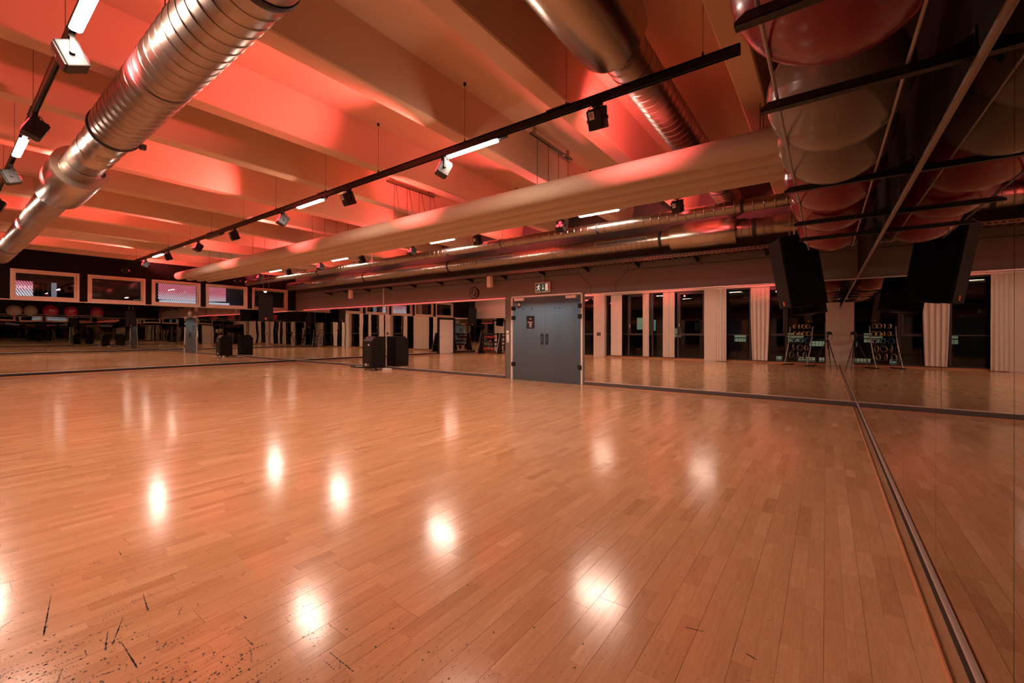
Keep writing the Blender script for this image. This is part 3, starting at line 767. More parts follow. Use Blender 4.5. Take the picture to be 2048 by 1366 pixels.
def tube(x, y, label, on=True):
    t = thing('tube_light', label, 'tube light', (x, y, 3.30), group='tube lights in the tracks')
    obj('housing', MB().bbox(x-.40, x+.40, y-.038, y+.038, 3.335, 3.364, .004).bbox(x+.38, x+.50, y-.02, y+.02, 3.335, 3.36, .004), M['blackmetal'], t)
    obj('diffuser', MB().prism([(y-.035, 3.336), (y-.029, 3.325), (y-.017, 3.320), (y+.017, 3.320), (y+.029, 3.325), (y+.035, 3.336)], 0, x-.362, x+.362), M['tube'] if on else M['tube_off'], t)
for x, l in ((-3.24, 'large glaring tube light on the middle track, first from the right'), (-6.735, 'lit tube light on the middle track, second from the right'), (-14.6, 'small lit tube light on the middle track near the dark left wall')):
    tube(x, 3.62, l)
tube(-10.7, 3.62, 'dark unlit tube light in the middle track', False)
for x, l in ((-3.195, 'lit tube light on the rear track, first from the right'), (-7.04, 'lit tube light on the rear track, second from the right'), (-11.17, 'lit tube light on the rear track, third from the right'), (-15.02, 'lit tube light on the rear track, farthest to the left')):
    tube(x, 6.87, l)
for x, l in ((-3.80, 'tube light cut by the top edge at the upper left'), (-7.35, 'lit tube light on the front track at the left edge'), (-11.2, 'third lit tube light along the front track'), (-15.0, 'last lit tube light along the front track')):
    tube(x, .58, l)

# red spots: one model copied, each aimed up at the ceiling alternately to either side
def make_spot():
    root = thing('stage_spotlight', 'spot', 'spotlight', (0, 0, 0), group='red stage spotlights on the tracks')
    adp = MB().bbox(-.05, .05, -.018, .018, -.030, .0, .003).cyl((0, 0, -.045), (0, 0, -.03), .014)
    obj('track_adapter', adp, M['blackmetal'], root, world=False)
    yk = MB().bbox(-.078, .078, -.014, .014, -.052, -.045, .002)
    for s in (-1, 1): yk.bbox(s*.084-.004, s*.084+.004, -.014, .014, -.165, -.046, .002).cyl((s*.082, 0, -.15), (s*.10, 0, -.15), .016)
    obj('yoke', yk, M['blackmetal'], root, world=False)
    m = Matrix.Translation((0, 0, -.15)) @ Matrix.Rotation(R(25), 4, 'X')
    bd = obj('lamp_body', MB().bbox(-.076, .076, -.062, .062, -.085, .085, .007, m).bbox(-.066, .066, -.075, -.06, -.075, .075, .004, m).box(-.07, .07, .06, .064, -.08, .08, m), M['blackmetal'], root, world=False)
    for (u, v) in ((0, .036), (-.036, -.027), (.036, -.027)):
        obj('led_lens', MB().lathe((u, 0, v), 1, [(.063, .031), (.070, .031), (.074, .026)], 16).xf(m), M['led'], bd, world=False)
    obj('rating_label', MB().box(-.05, 0.0, -.0768, -.0752, .005, .07, m), M['paper'], bd, world=False)
    pt = MB()
    for z in (.058, .050, .042, .034, .026): pt.box(-.044, -.012, -.0776, -.0768, z-.002, z+.002, m)
    obj('label_print', pt, M['black'], bd, world=False)
    cp = [(-.03+.05*math.cos(a), -.045+.02*math.sin(a), -.075+.045*math.sin(a)) for a in [i*PI*1.6/10-.4 for i in range(11)]]
    obj('cable', MB().path([(0, -.02, -.03)]+cp, .004, 6), M['rubber'], root, world=False)
    ld = bpy.data.lights.new('red_beam', 'SPOT'); ld.energy = RED_W; ld.color = RED_COL; ld.spot_size = R(84); ld.spot_blend = .8; ld.shadow_soft_size = .045
    lo = bpy.data.objects.new('red_beam', ld); COL.objects.link(lo); lo.parent = root
    lo.matrix_local = m @ Matrix.Translation((0, .095, 0)) @ Matrix.Rotation(R(90), 4, 'X')
    return root
proto = make_spot()
first = True
def ordinal(i): return ['first', 'second', 'third', 'fourth', 'fifth', 'sixth', 'seventh', 'eighth', 'ninth', 'tenth', 'eleventh'][i]
spots = []
for i, x in enumerate((-1.694, -3.69, -5.657, -7.655, -9.657, -11.666, -13.746, -15.768, -17.92)): spots.append((x, 3.62, i, 'middle'))
for i, x in enumerate((-1.866, -3.942, -5.978, -8.071, -10.10, -12.182, -14.086, -16.203, -18.05)): spots.append((x, 6.87, i, 'rear'))
for i, x in enumerate((-1.9, -4.33, -6.15, -8.30, -10.3, -12.3, -14.3, -16.3)): spots.append((x, .58, i, 'front'))
for (x, y, i, nm) in spots:
    back = (i % 2 == 0) if nm != 'front' else (i % 2 == 1)
    o = proto if first else copy_tree(proto)
    first = False
    o.location = (x, y, 3.362); o.rotation_euler = (0, 0, (0 if back else PI)+(-.55 if (nm == 'middle' and i == 1) else random.uniform(-.12, .12)))
    o['label'] = '%s spotlight from the right on the %s track, %s' % (ordinal(i), nm, 'its dark back to the viewer' if back else 'its red lenses to the viewer')

# ================================================================== AIR DUCTS
def spiral(prof_t0, prof_t1, r, pitch=.13, ridge=.0055):
    pr = [(prof_t0, r)]; t = prof_t0+pitch
    while t < prof_t1-.02:
        pr += [(t-.016, r), (t-.009, r), (t-.004, r+ridge), (t+.004, r+ridge), (t+.009, r), (t+.016, r)]; t += pitch
    return pr+[(prof_t1, r)]
def ring(c, axis, t, r, w_=.02, h=.012):
    return MB().lathe(c, axis, [(t-w_, r-.004), (t-w_, r+h*.6), (t-w_*.3, r+h), (t+w_*.3, r+h), (t+w_, r+h*.6), (t+w_, r-.004)], 40)
# 1: large duct at the upper left
c = (0, 1.108, 3.334)
t = thing('spiral_duct', 'large galvanised spiral duct crossing the upper left ceiling', 'air duct', (-9, 1.108, 3.12))
obj('duct_section', MB().lathe(c, 0, spiral(-5.85, -2.62, .212, .135), 48), M['steel'], t)
obj('duct_section', MB().lathe(c, 0, spiral(-2.55, -2.0, .212, .135), 48), M['steel'], t)
obj('clamp_ring', ring(c, 0, -2.585, .212, .03, .012), M['rubber'], t, label='black rubber joint ring')
cl = obj('clamp_ring', ring(c, 0, -5.87, .212, .025, .012), M['rubber'], t, label='dark joint ring')
obj('clamp_bolt', MB().bbox(-5.90, -5.84, 1.108-.02, 1.108+.02, 3.334+.215, 3.334+.26, .004).bbox(-5.90, -5.84, 1.30, 1.35, 3.2, 3.25, .004), M['rubber'], cl)
obj('duct_section', MB().lathe(c, 0, [(-7.62, .186), (-6.9, .186), (-6.89, .19), (-6.8, .19), (-6.79, .186), (-6.6, .186), (-6.59, .192), (-6.55, .192), (-6.54, .186), (-6.35, .186), (-6.3, .193), (-6.25, .193), (-6.2, .186), (-5.95, .200), (-5.90, .210)], 48), M['steel2'], t, label='smooth narrower connector')
obj('silencer', MB().lathe(c, 0, [(-9.10, .192), (-9.08, .268), (-9.04, .275), (-7.64, .275), (-7.60, .268), (-7.595, .20), (-7.60, .192)], 56), M['steel2'], t, label='wide smooth silencer drum')
obj('duct_section', MB().lathe(c, 0, spiral(-15.83, -9.08, .186, .105), 48), M['steel'], t)
obj('clamp_ring', ring(c, 0, -15.86, .186, .03, .010), M['rubber'], t)
obj('duct_section', MB().lathe(c, 0, spiral(-18.375, -15.88, .186, .105), 48), M['steel'], t)
for x in (-4.3, -7.2, -10.6, -13.7, -16.6):
    obj('hanger_strap', MB().lathe(c, 0, [(x-.012, .214 if x > -5 else .188), (x+.012, .214 if x > -5 else .188)], 40, caps=False).box(x-.012, x+.012, 1.108-.002, 1.108+.002, 3.52, ZCEIL), M['rubber'], t)
cb = [(-7.66+.02*math.sin(a), 1.33+.02*math.cos(a), 3.22+.05*math.cos(a)) for a in [i*.6 for i in range(10)]]
obj('cable_loop', MB().path(cb, .004, 6).bbox(-7.58, -7.53, 1.28, 1.33, 3.27, 3.32, .004), M['rubber'], t, label='small sensor with a looped cable')
# 2: duct running towards the door wall at the upper right
c = (-1.43, 0, 3.71)
t = thing('spiral_duct', 'dark spiral duct with a wide drum running up the bay at upper right', 'air duct', (-1.43, 4, 3.5))
obj('duct_section', MB().lathe(c, 1, spiral(3.36, YD-.002, .193, .13), 48), M['steel'], t)
el = []
for i in range(13):
    u = i/12; p0, p1, p2, p3 = Vector((-1.99, 1.108, 3.334)), Vector((-1.60, 1.108, 3.334)), Vector((-1.43, 1.25, 3.71)), Vector((-1.43, 1.72, 3.71))
    el.append(p0*(1-u)**3+p1*3*u*(1-u)**2+p2*3*u*u*(1-u)+p3*u**3)
obj('duct_elbow', MB().path(el, .196, 40), M['steel'], t)
obj('silencer', MB().lathe(c, 1, [(1.70, .19), (1.70, .292), (1.74, .30), (3.30, .30), (3.34, .292), (3.34, .20)], 56), M['steel2'], t, label='wide smooth silencer drum')
obj('clamp_ring', ring(c, 1, 3.37, .194, .025, .02), M['rubber'], t, label='black rubber joint ring')
obj('clamp_ring', ring(c, 1, 7.6, .193, .03, .012), M['rubber'], t)
# 3: slim duct
c = (0, 7.25, 3.168)
t = thing('spiral_duct', 'slim bright spiral duct just below the rear light track', 'air duct', (-9, 7.25, 3.07))
rs = (-18.2, -12.94, -7.2, -3.37, -1.02, .424)
for a, b in zip(rs[:-1], rs[1:]):
    obj('duct_section', MB().lathe(c, 0, spiral(a+.012, b-.012, .095, .14, .0045), 36), M['steel'], t)
for x in rs[1:-1]:
    obj('clamp_ring', ring(c, 0, x, .095, .022, .008), M['rubber'], t)
for x in (-1.03, -5.6, -10.2, -15.2):
    obj('hanger_strap', MB().lathe(c, 0, [(x-.012, .1), (x+.012, .1)], 32, caps=False).cyl((x, 7.25, 3.26), (x, 7.25, ZCEIL), .004, n=6), M['rubber'], t)
# 4: slot-vent duct above the cable tray
c = (0, 8.90, 3.174)
t = thing('spiral_duct', 'bronze-toned spiral duct with slot vents along the door wall', 'air duct', (-9, 8.9, 3.0))
r4 = .165
obj('duct_section', MB().lathe(c, 0, spiral(-18.2, -12.86, r4, .115, .0045), 44), M['steel'], t)
obj('duct_section', MB().lathe(c, 0, spiral(-12.80, -8.80, r4, .115, .0045), 44), M['steel'], t)
obj('duct_section', MB().lathe(c, 0, spiral(-8.74, -2.76, r4, .115, .0045), 44), M['steel'], t)
obj('clamp_ring', ring(c, 0, -12.83, r4, .03, .010), M['rubber'], t); obj('clamp_ring', ring(c, 0, -8.77, r4, .03, .010), M['rubber'], t); obj('clamp_ring', ring(c, 0, -2.73, r4, .03, .012), M['rubber'], t)
obj('duct_section', MB().lathe(c, 0, [(-2.71, r4), (-2.50, r4)], 44), M['steel2'], t)
obj('silencer', MB().lathe(c, 0, [(-2.52, .16), (-2.52, .25), (-2.49, .257), (-1.37, .257), (-1.34, .25), (-1.34, .16)], 56), M['steel2'], t, label='wide smooth silencer drum')
obj('duct_section', MB().lathe(c, 0, spiral(-1.36, -.72, r4, .115, .0045), 44), M['steel'], t)
obj('clamp_ring', ring(c, 0, -1.05, r4, .03, .012), M['rubber'], t)
obj('duct_section', MB().lathe(c, 0, [(-.72, r4+.004), (.424, r4+.004)], 44), M['steel2'], t)
for a, b in ((-4.15, -2.98), (-7.58, -6.40), (-11.0, -9.83), (-14.42, -13.26), (-17.85, -16.7)):
    # the slot sits on the camera side, a little below the middle of the duct
    m = Matrix.Translation((0, 8.90, 3.174)) @ Matrix.Rotation(R(-3), 4, 'X')
    v = obj('slot_vent', MB().bbox(a, b, -r4-.012, -r4+.05, -.014, .064, .004, m), M['ventplate'], t)
    obj('slot', MB().box(a+.03, b-.03, -r4-.0135, -r4-.011, .001, .022, m).box(a+.03, b-.03, -r4-.0135, -r4-.011, .028, .049, m), M['black'], v)
# fabric ducts
for k, (y, lab) in enumerate(((5.05, 'front'), (5.345, 'second'), (5.64, 'third'), (5.935, 'rear'))):
    c = (0, y, 3.205-.004*k); r = .130
    t = thing('fabric_duct', 'cream fabric air tube, %s of the four lying side by side' % lab, 'air duct', (-9, y, 3.07), group='cream fabric air tubes')
    x0 = -18.1+.02*k
    js = [x0, -14.9, -10.1, -5.5, -2.35-.25*(k % 2), .424]
    for a, b in zip(js[:-1], js[1:]):
        pr = [(a, r*.99)]; n = max(2, int((b-a)/.35))
        for i in range(1, n): pr.append((a+(b-a)*i/n, r*(1+.006*math.sin(i*2.3+k))))
        pr.append((b, r*.99))
        if a == x0: pr = [(a-.10, r*.25), (a-.09, r*.55), (a-.06, r*.82), (a-.02, r*.96)]+pr
        obj('tube_section', MB().lathe(c, 0, pr, 36), M['fabric'], t)
    for a in js[1:-1]: obj('seam_band', MB().lathe(c, 0, [(a-.012, r), (a-.006, r*1.008), (a+.006, r*1.008), (a+.012, r)], 36, caps=False), M['fabric'], t)
    for x in (-.55, -3.28, -6.42, -9.30, -12.30, -15.3):
        obj('hanger_rod', MB().cyl((x, y, 3.205+r-.01), (x, y, 3.995), .004, n=6), M['black'], t)
for i, x in enumerate((-.55, -3.28, -6.42, -9.30, -12.30, -15.3)):
    t = thing('hanger_rail', 'perforated hanger rail under the ceiling, %s from the right above the fabric tubes' % ordinal(i), 'hanger rail', (x, 5.45, 4.0))
    pl = MB().box(x-.02, x+.02, 4.88, 6.05, 4.012, 4.016).box(x-.02, x-.016, 4.88, 6.05, 3.995, 4.03).box(x+.016, x+.02, 4.88, 6.05, 3.995, 4.03)
    obj('rail', pl, M['steel2'], t)
    for y in (4.95, 5.90): obj('bracket', MB().box(x-.015, x+.015, y, y+.05, 4.016, ZCEIL), M['steel2'], t)
    sl = MB(); y = 4.92
    while y < 6.0:
        sl.box(x-.006, x+.006, y, y+.025, 4.0095, 4.0118); y += .05
    so_ = obj('perforation', sl, M['black'], t); so_['kind'] = 'stuff'

# ================================================================== CABLE TRAY on the door wall
t = thing('cable_tray', 'perforated metal cable tray on brackets along the door wall', 'cable tray', (-8, 9.1, 2.74))
tx0, tx1 = -16.0, .35
obj('side_rail', MB().box(tx0, tx1, 8.935, 8.940, 2.79, 2.85).box(tx0, tx1, 8.940, 8.955, 2.79, 2.794), M['steel'], t)
obj('side_rail', MB().box(tx0, tx1, 9.21, 9.215, 2.79, 2.85).box(tx0, tx1, 9.195, 9.21, 2.79, 2.794), M['steel'], t)
rg = MB(); x = tx0
while x < tx1:
    rg.box(x, x+.055, 8.955, 9.195, 2.791, 2.794); x += .12
ro = obj('tray_rungs', rg, M['steel'], t); ro['kind'] = 'stuff'
hol = MB(); x = tx0+.03
while x < tx1:
    hol.box(x, x+.035, 8.9335, 8.9350, 2.812, 2.830); x += .07
ho_ = obj('perforation', hol, M['black'], t); ho_['kind'] = 'stuff'
x = .33-1.222
while x > tx0:
    b = MB().prism([(8.93, 2.785), (9.248, 2.70), (9.248, 2.788), (8.93, 2.79)], 0, x-.02, x+.02)
    obj('tray_bracket', b, M['blackmetal'], t); x -= 1.222
tag(obj('bundled_cables', MB().path([(tx0+.1, 9.10, 2.81), (-10, 9.08, 2.812), (-4, 9.12, 2.81), (.3, 9.09, 2.812)], .014).path([(tx0+.1, 9.05, 2.808), (-8, 9.04, 2.81), (.3, 9.06, 2.81)], .012), M['rubber']), 'two black cables lying in the cable tray', 'cable')

# small fittings on the wall
t = thing('wall_clock', 'round dark wall clock with pale marks above the mirrors', 'clock', (-8.152, YD, 2.39))
cx, cz, cr = -8.152, 2.392, .168
obj('rim', MB().lathe((cx, 0, cz), 1, [(YD-.045, cr-.018), (YD-.05, cr-.01), (YD-.045, cr), (YD, cr)], 40, caps=False), M['black'], t)
fc = obj('clock_face', MB().lathe((cx, 0, cz), 1, [(YD-.040, cr-.012), (YD-.001, cr-.012)], 40, smooth=False), M['clockface'], t)
tk = MB()
for h in range(12):
    a = h*PI/6; m = Matrix.Translation((cx, YD-.041, cz)) @ Matrix.Rotation(a, 4, 'Y')
    tk.box(-.007, .007, -.002, .001, .105, .135, m)
obj('hour_marks', tk, M['paper'], fc)
for a, l, wd in ((R(22), .08, .007), (R(228), .115, .005)):
    m = Matrix.Translation((cx, YD-.044, cz)) @ Matrix.Rotation(a, 4, 'Y')
    obj('hand', MB().box(-wd, wd, -.001, .001, -.02, l, m), M['paper'], fc)
# exit sign
ex0, ex1, ez0, ez1 = -5.998, -5.601, 2.293, 2.517; ey = YD-.09
t = thing('exit_sign', 'green running-man exit sign in a pale case above the door', 'sign', (-5.8, YD, ez0))
obj('case', MB().bbox(ex0-.012, ex1+.012, ey, YD-.02, ez0-.012, ez1+.012, .006), M['white'], t)
gp = obj('green_panel', MB().box(ex0+.006, ex1-.006, ey-.003, ey, ez0+.006, ez1-.006), M['green'], t)
pm = MB()
def pp(pts):
    pm.prism([(ex0+u*(ex1-ex0), ez0+v*(ez1-ez0)) for u, v in pts], 1, ey-.005, ey-.003)
def seg(a, b, w_):
    W, H = ex1-ex0, ez1-ez0
    ax, az, bx_, bz = ex0+a[0]*W, ez0+a[1]*H, ex0+b[0]*W, ez0+b[1]*H
    dx, dz = bx_-ax, bz-az; l = math.hypot(dx, dz); nx, nz = -dz/l*w_/2, dx/l*w_/2
    pm.prism([(ax+nx, az+nz), (ax-nx, az-nz), (bx_-nx, bz-nz), (bx_+nx, bz+nz)], 1, ey-.005, ey-.003)
pp([(.27+.045*math.cos(i*PI/5), .82+.08*math.sin(i*PI/5)) for i in range(10)])
seg((.26, .72), (.20, .45), .036); seg((.25, .68), (.36, .56), .018); seg((.23, .66), (.13, .62), .018); seg((.13, .62), (.10, .48), .016)
seg((.21, .46), (.30, .34), .022); seg((.30, .34), (.27, .12), .02); seg((.20, .45), (.16, .24), .022); seg((.16, .24), (.06, .22), .02)
obj('running_man', pm, M['signwhite'], gp); pm = MB()
seg((.56, .84), (.56, .30), .016); seg((.56, .26), (.49, .42), .016); seg((.56, .26), (.63, .42), .016)
obj('arrow', pm, M['signwhite'], gp); pm = MB()
pp([(.73, .12), (.92, .12), (.92, .90), (.73, .90)])
obj('doorway', pm, M['signwhite'], gp)
obj('hanger', MB().cyl((-5.8, YD-.05, ez1+.01), (-5.8, YD-.05, 2.7885), .007), M['alu'], t)
for x, nm in ((-7.41, 'pale upright box hanging under the tray right of the clock'), (-13.965, 'pale upright box hanging under the tray near the corner')):
    t = thing('sensor_box', nm, 'sensor box', (x, 9.0, 2.5))
    obj('case', MB().bbox(x-.06, x+.06, 8.97, 9.09, 2.50, 2.80, .008), M['white'], t)
    obj('base_cap', MB().bbox(x-.045, x+.045, 8.985, 9.075, 2.488, 2.50, .003), M['cream'], t)
t = thing('conduit', 'thin pale conduit running down from the cable tray to the red strip', 'conduit', (-12.31, YD, 2.18))
obj('pipe', MB().cyl((-12.31, YD-.02, 2.20), (-12.31, YD-.02, 2.79), .017), M['white'], t)
obj('junction_foot', MB().bbox(-12.42, -12.22, YD-.035, YD-.002, 2.185, 2.205, .004), M['white'], t)
# red LED strip on the mirror's top edge
t = thing('led_strip', 'glowing red light strip along the top of the left mirrors', 'light strip', (-12, YD-.02, 2.18))
obj('carrier', MB().box(-17.68, -7.033, YD-.030, YD-.004, 2.180, 2.188), M['alu'], t)
obj('glow_band', MB().box(-17.68, -7.033, YD-.030, YD-.008, 2.188, 2.197), M['strip'], t)

# ================================================================== HANGING SPEAKERS
def make_speaker():
    """front faces local +Y"""
    r = thing('hanging_speaker', 'speaker', 'speaker', group='hanging loudspeakers in the room corners')
    hw, dp, hh = .25, .46, .52
    cab = MB().prism([(-hw, .18), (hw, .18), (hw*.80, -dp+.18), (-hw*.80, -dp+.18)][::-1], 2, -hh, hh)
    obj('cabinet', cab, M['speaker'], r, world=False)
    obj('grille', MB().bbox(-hw+.012, hw-.012, .178, .205, -hh+.015, hh-.015, .012), M['grille'], r, world=False)
    obj('badge', MB().bbox(-.022, .022, .204, .209, -hh+.045, -hh+.105, .003), M['orange'], r, world=False, label='small orange badge')
    for z in (hh, -hh-.012): obj('rigging_plate', MB().bbox(-.1, .1, -.14, .02, z, z+.012, .003), M['blackmetal'], r, world=False)
    return r
def chain_to(r, pts, label=None):
    """a short-link chain along a polyline given in world space, one part of speaker r"""
    mw = r.matrix_basis.inverted()
    ch = MB()
    for p0, p1 in zip(pts[:-1], pts[1:]):
        p0, p1 = Vector(p0), Vector(p1); n = max(1, int((p1-p0).length/.034)); d = (p1-p0)/n
        for i in range(n):
            a = p0+d*i; a2 = a+d*1.18
            u = d.normalized(); o1 = u.orthogonal().normalized(); o1 = o1 if i % 2 else u.cross(o1)
            loop = [a+o1*.008, a2+o1*.008, a2+u*.006, a2-o1*.008, a-o1*.008, a-u*.006, a+o1*.008]
            ch.path(loop, .0028, 5)
    ch.xf(mw)
    obj('chain', ch, M['chrome'], r, world=False)
sp0 = make_speaker()
def place_speaker(o, loc, face, tilt, label):
    # face = direction of the front in the plan, tilt = nose down
    yaw = math.atan2(-face[0], face[1])
    o.rotation_mode = 'XYZ'
    m = Matrix.Translation(loc) @ Matrix.Rotation(yaw, 4, 'Z') @ Matrix.Rotation(-tilt, 4, 'X')
    o.matrix_basis = m; LOC[o.name] = (0, 0, 0)
    o['label'] = label
    return m
sps = [((-.385, 7.62, 2.16), (-math.cos(R(22)), -math.sin(R(22))), R(9), 'black speaker hanging below the red balls in the right corner'),
       ((-17.6, 7.70, 2.24), (.90, -.42), R(3), 'black speaker hanging in front of the window in the far left corner'),
       ((-17.35, -.95, 2.22), (.80, .6), R(6), 'black speaker hanging behind, beside the plain pale door'),
       ((-.42, -.95, 2.16), (-.85, .52), R(9), 'black speaker hanging behind the photographer near the corner pillar')]
for i, (loc, face, tilt, lab) in enumerate(sps):
    o = sp0 if i == 0 else copy_tree(sp0)
    place_speaker(o, loc, face, tilt, lab)
for i, (loc, face, tilt, lab) in enumerate(sps):
    o = [x for x in COL.objects if x.get('label') == lab][0]
    m = o.matrix_basis
    for s in (-1, 1):
        p = m @ Vector((s*.09, -.05, .53))
        chain_to(o, [p, (p.x, p.y, ZCEIL-.002)])
    if i in (0, 3):
        a = m @ Vector((.0, -.30, .40)); b = Vector((.40, a.y+.25, 2.55))
        chain_to(o, [a, (a+b)/2+Vector((0, 0, -.06)), b])

# ================================================================== EXERCISE BALL SHELF on right wall
t = thing('ball_shelf', 'black bracket shelf with two thin rods on the right wall', 'shelf', (.1, 4, 2.2))
ya = (1.53, 2.185, 3.535, 4.67, 5.47)
for y in ya:
    b = MB().prism([(-.238, 2.228), (.42, 2.228), (.42, 2.262), (-.205, 2.262), (-.238, 2.240)], 1, y-.016, y-.010)
    b.prism([(-.238, 2.226), (.42, 2.226), (.42, 2.231), (-.238, 2.231)], 1, y-.016, y+.020)
    b.bbox(XR-.008, XR-.0005, y-.025, y+.025, 2.19, 2.33, .003).prism([(.30, 2.262), (.42, 2.262), (.42, 2.31), (.38, 2.285)], 1, y-.016, y-.010)
    obj('bracket_arm', b, M['blackmetal'], t)
for x in (-.172, .246):
    obj('rod', MB().cyl((x, 1.05, 2.268), (x, 6.35, 2.268), .0065, n=10), M['alu_dark'], t)
rod_dx = .209; cxb = .037
def ball(y, r, m, label, tilt):
    z = 2.2745+math.sqrt(max(r*r-rod_dx**2, .001))
    bm = MB(); nu, nv = 48, 36; vs = []; fs = []
    # latitude rings with fine moulded ribs around an axis, as on inflated gym balls
    for j in range(nv*2+1):
        p = -PI/2+PI*j/(nv*2); rr = r
        d = abs(abs(math.degrees(p))-26)
        rib = min((abs(abs(math.degrees(p))-k) for k in (12, 20, 28, 36, 44)))
        if rib < 1.3: rr = r-.0014
        for i in range(nu):
            a = 2*PI*i/nu; vs.append((rr*math.cos(p)*math.cos(a), rr*math.cos(p)*math.sin(a), rr*math.sin(p)))
    for j in range(nv*2):
        for i in range(nu): fs.append((j*nu+i, j*nu+(i+1) % nu, (j+1)*nu+(i+1) % nu, (j+1)*nu+i))
    rot = Euler(tilt).to_matrix().to_4x4()
    bm.add(vs, fs, True).xf(rot)
    t = thing('exercise_ball', label, 'exercise ball', (cxb, y, z), group='exercise balls on the wall shelf')
    obj('ball_skin', bm, m, t, world=False)
    pl = MB().cyl((0, 0, r-.004), (0, 0, r+.004), .011, n=14).cyl((0, 0, r+.004), (0, 0, r+.007), .006, n=10).xf(Euler((tilt[0]+1.9, tilt[1], tilt[2]+.5)).to_matrix().to_4x4())
    obj('air_plug', pl, M['black'], t, world=False)
ball(1.80, .335, M['ballred'], 'largest glossy red ball, nearest and cut by the top edge', (.2, .5, .3))
ball(2.705, .302, M['ballgrey'], 'nearer of the two pearl grey balls on the shelf', (.15, .25, .6))
ball(3.315, .302, M['ballgrey'], 'farther pearl grey ball on the shelf, touching a grey ball', (-.2, .1, 1.2))
ball(4.09, .32, M['ballred'], 'red ball directly behind the grey balls on the shelf', (.3, .2, .1))
ball(4.92, .32, M['ballred'], 'second-last red ball on the shelf before the hanging speaker', (.1, -.3, .9))
ball(6.09, .32, M['ballred'], 'last red ball on the shelf, right above the hanging speaker', (-.3, .2, .4))

# ================================================================== BLACK AMP RACK by the door wall
x0, x1, y0, y1, zb, zt = -12.42, -11.93, 8.48, 9.02, .085, 1.12
t = thing('amplifier_rack', 'black wheeled amplifier rack standing against the mirrors', 'rack', ((x0+x1)/2, (y0+y1)/2, 0))
prof = [(y0, zb), (y1, zb), (y1, zt), (y0+.15, zt), (y0, zt-.16)]
obj('cabinet', MB().prism(prof, 0, x0, x1), M['brownblack'], t)
ed = MB()
for x in (x0, x1):
    for (a, b) in zip(prof, prof[1:]+prof[:1]): ed.cyl((x, a[0], a[1]), (x, b[0], b[1]), .008, n=6)
obj('edge_trim', ed, M['blackmetal'], t)
n = Vector((0, -.16, .15)).normalized()
cm = Matrix.Translation((0, y0+.075, zt-.08)) @ Matrix.Rotation(math.atan2(.16, .15)-PI/2, 4, 'X')
pn = obj('control_panel', MB().box(x0+.03, x1-.03, .001, .008, -.09, .09, Matrix.Translation((0, y0+.075, zt-.08)) @ Matrix.Rotation(-math.atan2(.15, .16), 4, 'X') @ Matrix.Translation((0, -.010, 0))), mat('grey_panel', (.06, .05, .05), .35, var=.2, vscale=40), t)
kn = MB(); km = Matrix.Translation((0, y0+.075, zt-.08)) @ Matrix.Rotation(-math.atan2(.15, .16), 4, 'X')
for i in range(7):
    for j in range(2):
        p0 = km @ Vector((x0+.08+i*.05, -.012, -.04+j*.07)); p1 = km @ Vector((x0+.08+i*.05, -.028, -.04+j*.07)); kn.cyl(p0, p1, .010, n=8)
obj('knobs', kn, M['chrome'], pn)
p0 = km @ Vector((x0+.12, -.012, .06)); p1 = km @ Vector((x0+.12, -.02, .06))
obj('power_light', MB().cyl(p0, p1, .008, n=8), M['led'], pn)
obj('front_door', MB().bbox(x0+.03, x1-.03, y0-.008, y0, zb+.04, zt-.19, .003), M['blackmetal'], t)
obj('sticker', MB().box(x0+.30, x0+.37, y0-.0095, y0-.008, .82, .87), M['paper'], t)
sk = obj('socket_panel', MB().bbox(x0+.06, x0+.36, y0-.016, y0-.008, .15, .23, .002), M['skirt'], t)
obj('plug', MB().bbox(x0+.20, x0+.235, y0-.04, y0-.015, .15, .23, .004), M['white'], sk)
for x in (x0+.07, x1-.07):
    for y in (y0+.07, y1-.07):
        cs_ = obj('caster', MB().cyl((x-.014, y, .033), (x+.014, y, .033), .033, n=18), M['rubber'], t)
        obj('caster_fork', MB().box(x-.022, x-.017, y-.02, y+.02, .03, .085).box(x+.017, x+.022, y-.02, y+.02, .03, .085).box(x-.035, x+.035, y-.035, y+.035, .075, .085), M['chrome'], cs_)
t = thing('power_strip', 'pale power strip with cables on the floor left of the rack', 'power strip', (-13.3, 9.05, 0))
obj('strip_body', MB().bbox(-13.65, -12.65, 9.00, 9.10, .002, .05, .01), M['white'], t)
obj('black_base', MB().bbox(-13.85, -12.6, 8.95, 9.00, .002, .045, .008), M['black'], t)
obj('cable', MB().path([(-12.9, 9.05, .05), (-12.75, 8.99, .07), (-12.6, 8.92, .02), (-12.45, 8.9, .014), (-12.3, 8.85, .05), (-12.2, 8.8, .09)], .010), M['rubber'], t)
tag(obj('foam_block', MB().bbox(-11.90, -11.56, 8.86, 9.0, .002, .075, .012), M['white']), 'small pale block on the floor behind the wheeled rack', 'block')

